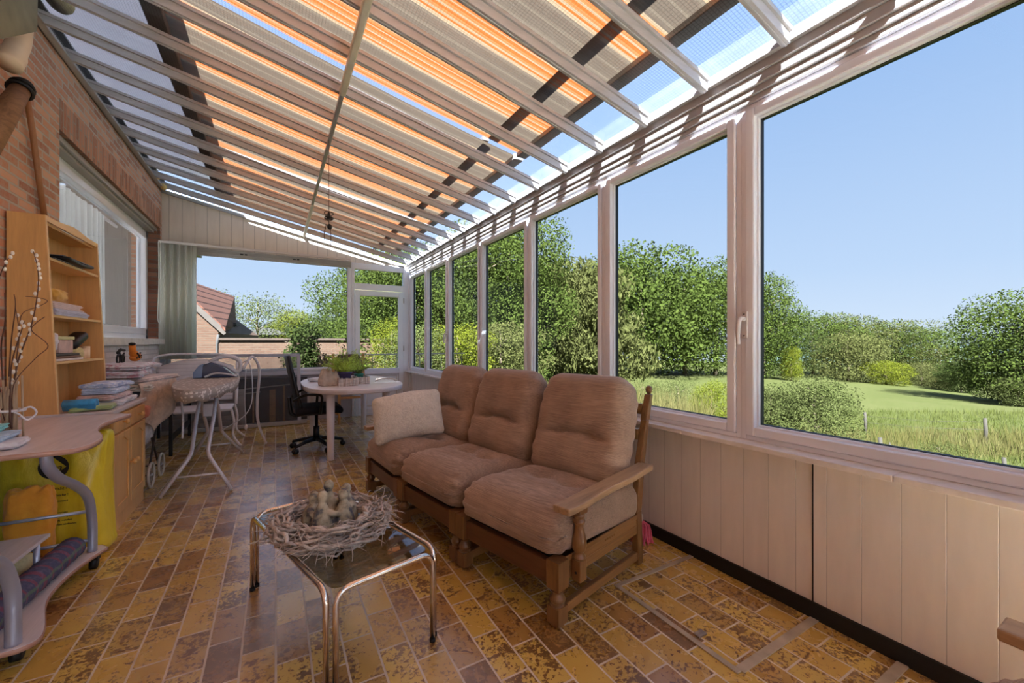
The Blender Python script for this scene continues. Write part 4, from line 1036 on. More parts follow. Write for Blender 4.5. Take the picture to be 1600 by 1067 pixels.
# birch planter box
def birch():
    n = NT('birch_slats'); f = n.noise(n.co((60, 60, 6)), 1, 4, .6); g = n.noise(n.co((4, 4, 60)), 2, 3)
    n.pbr(n.mix(n.ramp(g, [(.5, 0.), (.62, .6)]), n.ramp(f, [(.3, lin(150, 118, 92)), (.5, lin(214, 202, 190)), (.8, lin(232, 226, 220))]), lin(90, 70, 56)), .8, 0, n.bump(f, .5, .003)); return n.m
m_birch = birch()
def slatbox(m, x0, x1, y0, y1, z0, z1, n1, n2):
    for i in range(n1):
        p = x0 + (x1 - x0) * i / n1; q = p + (x1 - x0) / n1 * .9; h = z1 + .004 * sin(i * 2.3)
        m.box(p, q, y0, y0 + .012, z0, h); m.box(p, q, y1 - .012, y1, z0, h)
    for i in range(n2):
        p = y0 + .012 + (y1 - y0 - .024) * i / n2; q = p + (y1 - y0 - .024) / n2 * .9; h = z1 + .004 * cos(i * 2.1)
        m.box(x0, x0 + .012, p, q, z0, h); m.box(x1 - .012, x1, p, q, z0, h)
    return m.box(x0 + .012, x1 - .012, y0 + .012, y1 - .012, z0, z0 + .01)
thing('birch_planter', slatbox(MB(), .60, .80, 4.83, 5.12, TZ, TZ + .088, 9, 11), m_birch, 'square planter of pale birch slats under the purple pot', 'planter')
thing('birch_planter', slatbox(MB(), .82, .96, 5.0, 5.28, TZ, TZ + .08, 6, 9), m_birch, 'second birch slat planter, holding the green pot', 'planter')
# rocky ornament
r_ = random.Random(5); om = MB()
for i in range(9):
    om.lathe([(.05, 0), (.055, .05), (.035 + .01 * r_.random(), .10), (.012, .14 + .05 * r_.random())], (.46 + .11 * (i % 3) * .5 + .02 * r_.random(), 5.0 + .09 * (i // 3) * .9, TZ), 9)
o = thing('rock_ornament', om, plain('pale_rock', (196, 182, 168), .9, var=.2, vs=20, bump=.7, bs=50), 'craggy pale stone ornament on the garden table, beside the birch planter', 'ornament')
md = o.modifiers.new('remesh', 'REMESH'); md.mode = 'VOXEL'; md.voxel_size = .009
dm = MB()
for i in range(9):
    a = -.6 + i * .22; p0 = Vector((1.03, 5.05, TZ + .02)); dm.tube(smoothpath([p0, p0 + Vector((.08 * cos(a), .07 * sin(a), .03)), p0 + Vector((.19 * cos(a), .17 * sin(a), .035 - .003 * i)), p0 + Vector((.26 * cos(a), .22 * sin(a), .004))], 4), .0045, 5)
thing('driftwood_bundle', dm, m_root, 'small bundle of driftwood twigs by the table rim nearest the door', 'driftwood')
thing('glass_dish', MB().lathe([(.05, 0), (.075, .012), (.08, .035), (.076, .035), (.07, .016), (.02, .008)], (.42, 5.62, TZ), 20), plain('clear_dish', (215, 220, 226), .1, var=.05), 'shallow glass dish on the garden table beside the office chair', 'dish')

# ================================================================ office chair
t = root('office_chair', (.42, 5.36, 0), 'black mesh back office swivel chair pushed under the garden table', 'office chair')
bc = Vector((.42, 5.36, 0))
for i in range(5):
    a = radians(218 + 72 * i); e_ = bc + Vector((cos(a) * .29, sin(a) * .29, 0))
    l = obj('base_arm', MB().tube([bc + Vector((0, 0, .115)), bc + Vector((cos(a) * .15, sin(a) * .15, .105)), e_ + Vector((0, 0, .075))], [.028, .022, .016], 10), m_black, t)
    sd_ = Vector((-sin(a), cos(a), 0))
    w_ = MB()
    for s in (-.016, .016): w_.tube([e_ + sd_ * (s - .009) + Vector((0, 0, .028)), e_ + sd_ * (s + .009) + Vector((0, 0, .028))], .028, 14)
    w_.tube([e_ + Vector((0, 0, .03)), e_ + Vector((0, 0, .075))], .010, 8)
    obj('caster', w_, m_black, l)
obj('gas_column', MB().lathe([(.034, .09), (.034, .26), (.018, .262), (.018, .42)], tuple(bc), 14), m_black, t)
obj('seat', MB().rbox((.50, .50, .085), .04, 12, lambda p, n: (p[0], p[1], p[2] - .018 * max(0, (p[0] - .12) / .13) ** 2), Matrix.Translation((bc.x + .02, bc.y, .475))), plain('navy_seat_cloth', (22, 22, 34), .9), t)
obj('under_seat', MB().box(bc.x - .1, bc.x + .1, bc.y - .07, bc.y + .07, .40, .435), m_black, t)
bk = MB()
def bfn(a, b):
    z = .48 + .62 * b; x = bc.x - .20 - .02 * sin(b * pi) - .125 * b ** 1.5 + .035 * (2 * a - 1) ** 2; return (x, bc.y + (a - .5) * (.44 - .10 * b ** 3), z)
bk.grid(12, 14, bfn)
obj('backrest', bk, m_black, t, solid=.03)
obj('back_bracket', MB().tube(smoothpath([bc + Vector((-.08, 0, .42)), bc + Vector((-.24, 0, .41)), bc + Vector((-.275, 0, .50)), bc + Vector((-.285, 0, .62))]), .02, 8), m_black, t)
for s in (-1, 1):
    obj('armrest', MB().tube(fillet([bc + Vector((.02, s * .26, .44)), bc + Vector((.04, s * .29, .66)), bc + Vector((-.14, s * .29, .67)), bc + Vector((-.25, s * .2, .60))], .05), .015, 8), m_black, t)

# wooden chair beyond the table, in front of the door
t = root('dining_chair', (1.0, 6.9, 0), 'light wooden chair with dark upholstered round back, by the door', 'chair')
m_lw = wood('light_chair_wood', (196, 146, 92), .7, .4, 'z')
for x, y, tp_ in ((.84, 6.72, .46), (1.22, 6.72, .46), (.80, 7.12, 1.03), (1.26, 7.12, 1.03)):
    l_ = MB(); l_.box(x - .02, x + .02, y - .02, y + .02, .28, tp_); l_.lathe([(.014, 0), (.02, .02), (.022, .1), (.014, .14), (.022, .18), (.02, .26), (.016, .29)], (x, y, 0), 12)
    if tp_ > .5: l_.ball((x, y, tp_ + .02), .024)
    obj('leg', l_, m_lw, t)
obj('seat', MB().rbox((.48, .46, .07), .03, 8, None, Matrix.Translation((1.03, 6.92, .49))), plain('plum_seat', (140, 106, 122), .9), t)
obj('back_cushion', MB().rbox((.42, .07, .44), .034, 14, lambda p, n: (p[0] * (1 - .25 * max(0, p[2] / .22) ** 3), p[1], p[2]), Matrix.Translation((1.03, 7.11, .84))), plain('dark_plum_back', (78, 58, 62), .9), t)
for p_, q_ in (((.84, 6.72, .15), (.80, 7.12, .15)), ((1.22, 6.72, .15), (1.26, 7.12, .15)), ((.84, 6.72, .40), (1.22, 6.72, .40))): obj('stretcher', MB().bar(p_, q_, .02, .035), m_lw, t)
# ================================================================ left side: cabinet, shelf unit
t = root('pine_cabinet', (-1.14, 3.92, 0), 'low pine cabinet with arched doors and round knobs, against the brick wall', 'cabinet')
ca0, ca1, cf = 3.55, 4.30, -.92
obj('body', MB().box(XL + .005, cf, ca0, ca1, .05, .785).box(XL + .02, cf + .0, ca0 + .02, ca1 - .02, 0, .05), m_piny, t)
obj('worktop', MB().box(XL + .003, cf + .025, ca0 - .01, ca1 + .015, .785, .812), plain('pale_worktop', (206, 198, 196), .35, var=.06), t, bevel=.004)
obj('plinth', MB().box(cf, cf + .008, ca0, ca1, 0, .10), m_piny, t)
for i, (p, q) in enumerate(((3.565, 3.92), (3.93, 4.285))):
    d = obj('drawer', MB().box(cf, cf + .02, p, q, .655, .765), m_piny, t, bevel=.004)
    obj('knob', MB().lathe([(.006, 0), (.006, .012), (.016, .02), (.017, .028), (.010, .036)], (0, 0, 0), 12).xf(Matrix.Translation((cf + .02, (p + q) / 2, .71)) @ Matrix.Rotation(pi / 2, 4, 'Y')), m_brass, d)
    dr = MB().box(cf, cf + .012, p, q, .11, .64)
    fr = MB().box(cf + .012, cf + .022, p, p + .055, .11, .64).box(cf + .012, cf + .022, q - .055, q, .11, .64).box(cf + .012, cf + .022, p + .055, q - .055, .11, .17)
    n_ = 12; arch = [(p + .055 + (q - p - .11) * k / n_, .56 + .045 * sin(pi * k / n_) ** 1.2) for k in range(n_ + 1)] + [(q - .055, .64), (p + .055, .64)]
    fr.prism(arch, cf + .012, cf + .022, 'x')
    d = obj('door', dr, m_piny, t); obj('door_frame', fr, m_piny, d, bevel=.003)
    yk = q - .03 if i == 0 else p + .03
    obj('knob', MB().lathe([(.006, 0), (.006, .014), (.017, .022), (.018, .032), (.010, .04)], (0, 0, 0), 12).xf(Matrix.Translation((cf + .022, yk, .40)) @ Matrix.Rotation(pi / 2, 4, 'Y')), m_brass, d)

t = root('shelf_unit', (-1.28, 3.97, .812), 'tall open beech veneer shelf unit standing on the pine cabinet', 'shelf')
s0, s1 = 3.545, 4.385
def sx(z): return -1.150 - (z - .8) * .045
def side(y0, y1): return MB().prism([(XL + .01, .812), (sx(.812), .812), (sx(2.02), 2.02), (XL + .01, 2.02)], y0, y1, 'y')
for p, q in ((s0, s0 + .018), (s1 - .018, s1)):
    o = obj('side_panel', side(p, q), m_beech, t)
    obj('edge_band', MB().prism([(sx(.812), .812), (sx(.812) + .004, .812), (sx(2.02) + .004, 2.02), (sx(2.02), 2.02)], p - .001, q + .001, 'y'), m_beechy, o)
obj('back_panel', MB().box(XL + .004, XL + .012, s0 + .018, s1 - .018, .812, 2.02), m_beech, t)
SZ = [1.79, 1.40, 1.105]
SZ = [1.755, 1.405, 1.115]
# heights read from the photo along the front edge
for z in SZ: obj('shelf_board', MB().box(XL + .012, sx(z) - .001, s0 + .018, s1 - .018, z, z + .016), m_beechy, t)
obj('top_board', MB().box(XL + .012, sx(1.99) - .02, s0 + .018, s1 - .018, 1.975, 1.99), m_beech, t)
tr = [(s0 + .018, 1.99)] + [(s0 + .018 + (s1 - s0 - .036) * k / 16, 2.02 + .022 * math.exp(-((k - 8) / 5.) ** 2 * 2) * (1 if 3 < k < 13 else .6)) for k in range(17)] + [(s1 - .018, 1.99)]
obj('crest_rail', MB().prism(tr, sx(2.0) - .014, sx(2.0), 'x'), m_beechy, t)

def cloth_mat(name, rgb, rgb2=None, sc_=18, thr=.5):
    n = NT(name); f = n.noise(n.co(), sc_, 4, .6); c = lin(*rgb); c2 = lin(*(rgb2 or tuple(int(q * .88) for q in rgb)))
    w_ = n.noise(n.co(), 140, 2); n.pbr(n.ramp(f, [(thr - .08, c), (thr + .08, c2)]), .9, 0, n.bump(n.math('ADD', f, n.math('MULTIPLY', w_, .3)), .5, .006), Sheen_Weight=.2); return n.m
def folded(name, c, size, mat, label, cat='linen', rz=0., seed=0, layers=3, group=None, sag=0.):
    """a folded cloth: rounded slab with fold lines on its edge and a little slump"""
    r = random.Random(seed); ph = r.random() * 6
    def fn(p, nr):
        x, y, z = p; hz = size[2] / 2
        z += .12 * size[2] * sin(x * 14 + ph) * cos(y * 11 + ph) - sag * ((x / size[0] * 2) ** 2 + (y / size[1] * 2) ** 2) * .5 * (1 if z > 0 else 0)
        k = abs(((z / size[2] + .5) * layers) % 1 - .5) * 2
        f = .5 - .5 * cos(k * pi)
        e = max(abs(x) / (size[0] / 2), abs(y) / (size[1] / 2))
        if e > .8: x *= 1 - .05 * (1 - f); y *= 1 - .05 * (1 - f)
        z = max(z, -hz)
        return (x + .006 * sin(z * 90 + ph) + .006 * sin(y * 25 + ph), y + .006 * cos(x * 30 + ph), z)
    m = MB().rbox(size, min(size) * .42, 18, fn, Matrix.Translation((c[0], c[1], c[2] + size[2] / 2)) @ Matrix.Rotation(rz, 4, 'Z'))
    return thing(name, m, mat, label, cat, group)
WT = .813
g_ = 'folded laundry on the pine cabinet'
m_green = cloth_mat('green_cloth', (168, 188, 128)); m_pink = cloth_mat('pinkish_cloth', (222, 190, 182)); m_lbl = cloth_mat('pale_blue_cloth', (198, 208, 226), (180, 192, 216)); m_wht = cloth_mat('white_cloth', (226, 224, 228)); m_wbs = cloth_mat('white_blue_print', (216, 222, 232), (150, 170, 210), 26)
folded('folded_cloth', (-1.03, 3.68, WT), (.2, .22, .03), m_green, 'green folded cloth at the bottom front of the laundry on the pine cabinet', rz=.2, seed=1, group=g_)
folded('folded_cloth', (-1.02, 4.02, WT), (.2, .42, .035), m_wht, 'white cloth lowest in the laundry, hanging over the cabinet edge', seed=2, group=g_)
folded('folded_cloth', (-1.05, 3.98, WT + .035), (.19, .40, .04), m_pink, 'pinkish folded cloth under the pale blue laundry', rz=-.05, seed=3, group=g_)
folded('folded_shirt', (-1.05, 4.0, WT + .076), (.19, .40, .045), m_lbl, 'pale blue folded shirt in the middle of the laundry stack', cat='shirt', rz=.06, seed=4, group=g_, layers=4)
folded('folded_shirt', (-1.04, 3.98, WT + .122), (.18, .36, .04), m_wbs, 'white shirt with blue print lying on top of the laundry stack', cat='shirt', rz=-.08, seed=5, group=g_, layers=4, sag=.01)
tw = MB()
for k in range(5):
    tw.tube([(-1.07 + .00 * k, 3.60, WT + .035 + .035), (-1.0, 3.60, WT + .035 + .035)], .012 + .007 * k, 16)
tw = MB().grid(60, 2, lambda a, b: (-1.14 + .15 * b, 3.60 + (.008 + .030 * a) * cos(a * 22), WT + .04 + (.008 + .030 * a) * sin(a * 22)))
tw.v = [(x, y, max(z, WT + .003)) for x, y, z in tw.v]
thing('rolled_towel', tw, cloth_mat('blue_towel', (58, 150, 200)), 'bright blue rolled towel beside the laundry, at the shelf unit foot', 'towel', solid=.005)

# shelf contents
m_yel = cloth_mat('mustard_bag', (226, 184, 100), (210, 160, 70), 9)
def crumple(c, size, seed, amp=.25, n=14, fl=0.):
    r = random.Random(seed); k = [(Vector((r.random() - .5, r.random() - .5, r.random() - .5)).normalized(), 2 + r.random() * 6, r.random() * 6) for _ in range(14)]
    hx, hy, hz = (q / 2 for q in size)
    def fn(p, nr):
        q = Vector((p[0] / hx, p[1] / hy, p[2] / hz)); s = sum(abs(math.sin(q.dot(d) * f + ph)) for d, f, ph in k) / len(k) - .6
        q = q * (1 + amp * s * 2); return (q.x * hx, q.y * hy, max(-hz, q.z * hz * (1 - fl * max(0, q.z))))
    return MB().rbox(size, min(size) * .45, n, fn, Matrix.Translation((c[0], c[1], c[2] + hz)))
xs = -1.26
b2 = SZ[1] + .017
thing('paper_stack', (lambda m: [m.box(xs - .08 + .002 * math.sin(k * 9), xs + .085 + .004 * math.sin(k * 5), 3.60 + .008 * math.sin(k * 3), 4.10 + .03 * math.sin(k * 7), b2 + k * .006, b2 + k * .006 + .0045) for k in range(7)] and m)(MB()), plain('pale_blue_papers', (206, 208, 224), .7, var=.15, vs=30), 'lower stack of papers with bluish edges on the middle shelf', 'papers')
thing('paper_stack', (lambda m: [m.box(xs - .08 + .003 * math.cos(k * 9), xs + .08 + .005 * math.sin(k * 6), 3.60 + .008 * math.cos(k * 3), 4.02 + .03 * math.cos(k * 5), b2 + .043 + k * .006, b2 + .043 + k * .006 + .0045) for k in range(7)] and m)(MB()), plain('pinkish_papers', (226, 208, 204), .7, var=.12, vs=30), 'upper stack of pinkish papers on the middle shelf, under the mustard bag', 'papers')
thing('crumpled_bag', crumple((xs, 3.76, b2 + .087), (.13, .22, .10), 4, .3, 14, .3), m_yel, 'mustard yellow crumpled bag on the papers of the middle shelf', 'bag')
b1 = SZ[0] + .017
thing('black_tray', MB().rbox((.15, .42, .022), .01, 10, lambda p, n: (p[0], p[1], p[2] + .35 * p[1] ** 2), Matrix.Translation((xs + .03, 3.95, b1 + .012))), m_black, 'flat black tray lying alone on the upper shelf', 'tray')
thing('dark_folder', MB().box(xs - .08, xs + .075, 3.62, 4.05, b1 + .0, b1 + .004).add([(xs - .08, 3.72, b1 + .035), (xs + .08, 3.72, b1 + .035), (xs + .08, 4.2, b1 + .04), (xs - .08, 4.2, b1 + .04), (xs - .08, 3.72, b1 + .04), (xs + .08, 3.72, b1 + .04), (xs + .08, 4.2, b1 + .045), (xs - .08, 4.2, b1 + .045)], [(0, 3, 2, 1), (4, 5, 6, 7), (0, 1, 5, 4), (1, 2, 6, 5), (2, 3, 7, 6), (3, 0, 4, 7)]), plain('slate_folder', (96, 102, 112), .5), 'grey folder across the black tray on the upper shelf', 'folder')
b3 = SZ[2] + .017
for k, (lb, c_, y0, y1, z0) in enumerate((('white magazine at the bottom of the lowest shelf pile', (222, 214, 210), 3.60, 4.02, 0), ('brown edged magazine on the white one on the lowest shelf', (120, 84, 70), 3.60, 3.98, .016), ('dark magazine topping the small pile on the lowest shelf', (70, 62, 60), 3.61, 3.96, .032))):
    thing('magazine', MB().box(xs - .07, xs + .085, y0, y1, b3 + z0, b3 + z0 + .014), plain('cover_%d' % k, c_, .5), lb, 'magazine', 'magazines on the lowest shelf', bevel=.003)
thing('card_box', MB().box(xs - .04, xs + .07, 3.70, 3.90, b3 + .048, b3 + .135), plain('card_box', (206, 176, 164), .6, var=.2, vs=16), 'small printed cardboard box with a greenish lid on the magazines', 'box', bevel=.004)
thing('box_lid', MB().box(xs - .045, xs + .075, 3.69, 3.91, b3 + .136, b3 + .158), plain('green_lid', (206, 206, 150), .6), 'pale green flat packet resting on the small cardboard box', 'packet', bevel=.004)
thing('paper_crumple', crumple((xs + .03, 3.625, b3 + .048), (.10, .10, .15), 9, .4, 12), m_wht, 'crumpled white paper at the near end of the lowest shelf', 'paper')
thing('dried_flower_jar', MB().lathe([(.045, 0), (.055, .03), (.05, .07), (.035, .085)], (xs + .03, 4.03, b3 + .0), 14), plain('straw_jar', (200, 186, 130), .6, var=.3, vs=60), 'round straw coloured basket on the lowest shelf under the black shoe', 'basket')
thing('black_shoe', MB().rbox((.09, .22, .07), .03, 12, lambda p, n: (p[0] * (1 + .3 * p[1]), p[1], p[2] * (1 - 1.5 * max(0, p[1])) + .12 * p[1]), Matrix.Translation((xs + .03, 4.06, b3 + .135)) @ Matrix.Rotation(radians(14), 4, 'X')), m_black, 'black shoe lying on the straw basket on the lowest shelf', 'shoe')
for k, (y, h, lb) in enumerate(((4.20, .09, 'taller cream pillar candle on the lowest shelf'), (4.13, .075, 'shorter cream pillar candle on the lowest shelf'))):
    thing('pillar_candle', MB().lathe([(.028, 0), (.028, h), (.02, h - .006)], (xs + .04, y, b3), 16), plain('candle_wax_%d' % k, (232, 206, 168), .5, var=.04), lb, 'candle', 'pillar candles on the lowest shelf')

# ================================================================ computer desk on castors
t = root('computer_desk', (-1.08, 2.85, 0), 'computer desk with pinkish laminate tops and curved silver tubes', 'desk')
top = [(-1.34, 2.43), (-.76, 2.43)]
crv = smoothpath([(-.75, 2.44, 0), (-.715, 2.52, 0), (-.725, 2.70, 0), (-.80, 2.92, 0), (-.835, 3.10, 0), (-.825, 3.28, 0), (-.795, 3.46, 0)], 5)
poly = [(-1.34, 2.43)] + [(p.x, p.y) for p in crv] + [(-.86, 3.515), (-1.34, 3.535)]
obj('desk_top', MB().prism(poly, .775, .798), m_desk, t, bevel=.003)
def strip(pe, z0, z1): return MB().add([(x, y, z) for x, y in pe for z in (z0, z1)], [(2 * k, 2 * k + 2, 2 * k + 3, 2 * k + 1) for k in range(len(pe) - 1)], True)
eb = strip([(-1.34, 2.428)] + [(p.x + .002, p.y) for p in crv] + [(-.858, 3.517)], .776, .797)
obj('edge_band', eb, m_deskedge, t, solid=.002)
bc_ = smoothpath([(-.84, 2.26, 0), (-.80, 2.30, 0), (-.815, 2.40, 0), (-.885, 2.62, 0), (-.895, 2.80, 0), (-.87, 2.98, 0), (-.82, 3.14, 0)], 5)
poly2 = [(-1.34, 2.26)] + [(p.x, p.y) for p in bc_] + [(-.86, 3.19), (-1.34, 3.24)]
obj('bottom_board', MB().prism(poly2, .080, .100), m_desk, t, bevel=.003)
eb = strip([(-1.34, 2.258)] + [(p.x + .002, p.y) for p in bc_] + [(-.858, 3.192)], .081, .099)
obj('edge_band', eb, m_deskedge, t, solid=.002)
obj('tube_leg', MB().tube(smoothpath([(-.86, 2.54, .774), (-.86, 2.56, .71), (-.86, 2.66, .63), (-.87, 2.88, .53), (-.875, 3.05, .42), (-.875, 3.11, .27), (-.875, 3.115, .10)], 7), .021, 14), m_silver, t)
obj('tube_leg', MB().tube(smoothpath([(-.86, 1.86, .56), (-.86, 2.05, .53), (-.865, 2.22, .44), (-.865, 2.29, .32), (-.865, 2.30, .20), (-.865, 2.30, .10)], 7), .023, 14), m_silver, t)
obj('cross_rail', MB().tube([(-.885, 3.11, .323), (-1.33, 3.11, .323)], .009, 10), m_silver, t)
obj('cross_rail', MB().tube([(-.885, 3.11, .164), (-1.33, 3.11, .164)], .009, 10), m_silver, t)
obj('middle_shelf', MB().prism([(-1.34, 2.38), (-1.0, 2.38), (-.98, 2.6), (-.965, 2.90), (-1.34, 2.90)], .290, .307), m_desk, t, bevel=.002)
obj('shelf_post', MB().tube([(-.985, 2.82, .10), (-.985, 2.82, .290)], .012, 12), m_silver, t)
obj('back_board', MB().box(-1.34, -1.325, 2.3, 3.5, .10, .775), plain('desk_back_grey', (104, 108, 116), .5), t)
for x, y in ((-.87, 3.12), (-.88, 2.37), (-1.28, 3.1), (-1.28, 2.35)):
    obj('caster', MB().tube([(x - .014, y, .03), (x + .014, y, .03)], .03, 16).lathe([(.008, .05), (.008, .08)], (x, y, 0), 8).box(x - .02, x + .02, y - .02, y + .025, .045, .07), m_blackp, t)
t = root('metal_trolley', (-1.0, 1.95, 0), 'chrome trolley frame with a white caster, cut by the picture edge', 'trolley')
for x, y in ((-.905, 2.16), (-1.28, 2.16), (-.93, 1.86), (-1.28, 1.86)):
    l_ = obj('upright', MB().tube([(x, y, .06), (x, y, .76)], .011, 12), m_chrome, t)
    obj('caster', MB().tube([(x - .012, y, .026), (x + .012, y, .026)], .026, 14).box(x - .016, x + .016, y - .014, y + .014, .045, .065), m_white, l_)
for z in (.14, .42, .74): obj('basket_rim', MB().tube([(-.905, 2.16, z), (-1.28, 2.16, z), (-1.28, 1.86, z), (-.93, 1.86, z)], .006, 8, closed=True), m_chrome, t)

# cloths and willow twigs on the desk
DT = .799
folded('folded_cloth', (-1.08, 2.60, DT), (.26, .17, .03), m_wht, 'white folded duster lowest on the desk, beside the willow twigs', rz=.2, seed=21, layers=2, group='dusters on the desk')
folded('folded_cloth', (-1.10, 2.61, DT + .031), (.24, .15, .03), cloth_mat('sky_cloth', (182, 204, 226)), 'light blue folded duster in the middle of the desk pile', rz=.1, seed=22, layers=2, group='dusters on the desk')
folded('folded_cloth', (-1.12, 2.62, DT + .062), (.22, .13, .03), cloth_mat('teal_cloth', (120, 208, 206)), 'turquoise folded duster on top of the desk pile', rz=.25, seed=23, layers=2, group='dusters on the desk')
t = root('willow_bunch', (-1.06, 2.81, DT), 'tied bunch of pussy willow twigs standing on the desk', 'twigs')
r_ = random.Random(8); tg = MB(); ck = MB(); stem = MB(); base = Vector((-1.06, 2.81, DT))
m_twig = plain('willow_bark', (92, 62, 48), .7, var=.2); m_catkin = plain('willow_catkin', (226, 220, 206), .9, var=.08)
for i in range(26):
    a = r_.random() * 2 * pi; p = base + Vector((cos(a), sin(a), 0)) * .035 * r_.random()
    stem.tube([p, p + Vector(((r_.random() - .5) * .03, (r_.random() - .5) * .03, .22 + .08 * r_.random()))], .0042, 6)
def tp(pts, d0): return [at(u, v, d0 + .03 * sin(k * 1.3)) for k, (u, v) in enumerate(pts)]
tw_ = [tp([(18, 660), (20, 610), (28, 565), (40, 532), (50, 505), (57, 470), (60, 440), (58, 415), (52, 393)], 1.88), tp([(16, 655), (16, 600), (20, 560), (34, 515), (38, 502)], 1.86), tp([(8, 655), (4, 590), (2, 540), (8, 500), (7, 458)], 1.92),
       tp([(12, 655), (14, 590), (18, 530), (24, 480), (22, 460)], 1.9), tp([(6, 650), (-6, 580), (-8, 500), (-2, 440), (8, 412), (18, 396)], 1.88), tp([(20, 650), (24, 600), (26, 560), (30, 520), (24, 480)], 1.94), tp([(10, 650), (-2, 600), (-10, 520), (-14, 470)], 1.9)]
for k, tp_ in enumerate(tw_):
    pts = smoothpath([base + Vector((0, 0, .05))] + tp_, 7); n_ = len(pts)
    tg.tube(pts, [.0045 * (1 - .7 * i / n_) for i in range(n_)], 6)
    if k in (0, 1, 4, 5):
        for i in range(14, n_ - 1, 2 if k == 0 else 3):
            d = Vector((r_.random() - .5, r_.random() - .5, .3)).normalized() * .009; q = pts[i] + d
            ck.ball(tuple(q), (.0065, .0065, .010), 8, 6)
obj('stem', stem, plain('cut_stem', (176, 154, 126), .8, var=.2), t); obj('twig', tg, m_twig, t); obj('catkin', ck, m_catkin, t)['kind'] = 'stuff'
cu = MB()
cu.tube(smoothpath([base + Vector((0, 0, .1))] + tp([(22, 600), (55, 560), (75, 540), (50, 517), (56, 505), (70, 495)], 1.86), 7), .0018, 5)
cu.tube(smoothpath([base + Vector((0, 0, .1))] + tp([(26, 560), (30, 520), (35, 490), (62, 478), (74, 470), (60, 465), (40, 463)], 1.9), 7), .0015, 5)
obj('curling_tendril', cu, m_twig, t)
rb_ = MB().tube([base + Vector((cos(a) * .040, sin(a) * .040, .135)) for a in np.linspace(0, 2 * pi, 13)[:-1]], .006, 8, closed=True)
rb_.tube(smoothpath([base + Vector((.03, -.03, .135)), base + Vector((.07, -.03, .15)), base + Vector((.085, -.02, .12)), base + Vector((.06, -.03, .09)), base + Vector((.035, -.035, .12)), base + Vector((.02, -.04, .13))], 5), .004, 6)
obj('ribbon', rb_, m_wht, t)

# yellow rubbish bag with its print
def plastic_bag():
    n = NT('yellow_plastic_film'); f = n.noise(n.co((1, 1, .45)), 9, 5, .65, .8)
    b = n.pbr(n.ramp(f, [(.3, lin(214, 188, 22)), (.7, lin(240, 218, 70))]), .3, 0, n.bump(f, .45, .02), Specular_IOR_Level=.6); return n.m
m_ybag = plastic_bag()
t = root('rubbish_bag', (-1.08, 3.40, .0), 'upright yellow plastic rubbish bag with black print, behind the computer desk', 'bag')
def bagfn(p, nr):
    x, y, z = p; t_ = (z + .37) / .74
    x *= 1.0 - .10 * sin(t_ * 3) ; w_ = sin(x * 28 + z * 5) * .010 + sin(x * 57 - z * 9) * .004
    y = y * (.8 + .4 * sin(min(1, t_ + .2) * pi)) + w_ * (1 if abs(nr[1]) > .3 else .3)
    if z > .25: y *= 1 - (z - .25) * 3.5; z += .02 * sin(x * 30)
    if z < -.3: x *= 1.02; 
    return (x, y, z)
BM = Matrix.Translation((-1.095, 3.395, .37)) @ Matrix.Rotation(radians(-10), 4, 'Z')
obj('film', MB().rbox((.50, .21, .735), .07, 24, bagfn, BM), m_ybag, t)
m_ink = plain('black_print', (26, 24, 20), .5)
def text(body, size, loc, rot, parent, mat=m_ink, shear=0., name='lettering'):
    c = bpy.data.curves.new(name, 'FONT'); c.body = body; c.size = size; c.shear = shear; c.extrude = .0008; c.align_x = 'CENTER'; c.align_y = 'CENTER'
    to = bpy.data.objects.new(name, c); COL.objects.link(to); me = bpy.data.meshes.new_from_object(to.evaluated_get(bpy.context.evaluated_depsgraph_get())); bpy.data.objects.remove(to)
    me.materials.clear(); me.materials.append(mat); o = bpy.data.objects.new(name, me); COL.objects.link(o)
    o.parent = parent; o.location = Vector(loc) - origin_of(parent); o.rotation_euler = rot; return o
R90 = (radians(90), 0, radians(-10))
BF = Vector((-1.10, 3.395, .37)); XD = Vector((cos(radians(-10)), sin(radians(-10)), 0)); ND = Vector((sin(radians(-10)), -cos(radians(-10)), 0))
def bp(x, z, off=.138): q = BF + XD * x + ND * off; return (q.x, q.y, z)
rg = MB(); cxx, czz = .055, .555
outer = [(.066 * cos(a), .066 * sin(a)) for a in np.linspace(0, 2 * pi, 41)[:-1]]
inner = [(.0, .056), (.030, .032), (.054, .004), (.034, -.026), (.002, -.056), (-.028, -.030), (-.054, -.002), (-.030, .028)]
inn = []
for i in range(40):
    a = 2 * pi * i / 40; dx, dy = cos(a), sin(a); r2 = .055 / (abs(dx) + abs(dy)); inn.append((r2 * dx, r2 * dy))
vs = []
for (x, z), (x2, z2) in zip(outer, inn): vs += [bp(cxx + x, czz + z, .139), bp(cxx + x2, czz + z2, .139), bp(cxx + x, czz + z, .1375), bp(cxx + x2, czz + z2, .1375)]
fs = []
for i in range(40):
    j = (i + 1) % 40; fs += [(4 * i, 4 * i + 1, 4 * j + 1, 4 * j), (4 * i + 2, 4 * j + 2, 4 * j + 3, 4 * i + 3), (4 * i, 4 * j, 4 * j + 2, 4 * i + 2), (4 * i + 1, 4 * i + 3, 4 * j + 3, 4 * j + 1)]
rg.add(vs, fs); obj('round_logo', rg, m_ink, t)
text('ilva', .055, bp(cxx, czz - .004, .139), R90, t, shear=.25)
for i, (s, z, sz, x) in enumerate((('Max.gewicht : 15 KG', .435, .021, .085), ('www.ilva.be !', .398, .018, .07), ('verantwoord', .365, .014, .08), ('recyclage', .30, .014, .09), ('huisvuil apart', .278, .014, .10), ('niet bij restafval', .256, .014, .09), ('gesloten aanbieden', .234, .014, .10))):
    text(s, sz, bp(x, z, .14), R90, t)
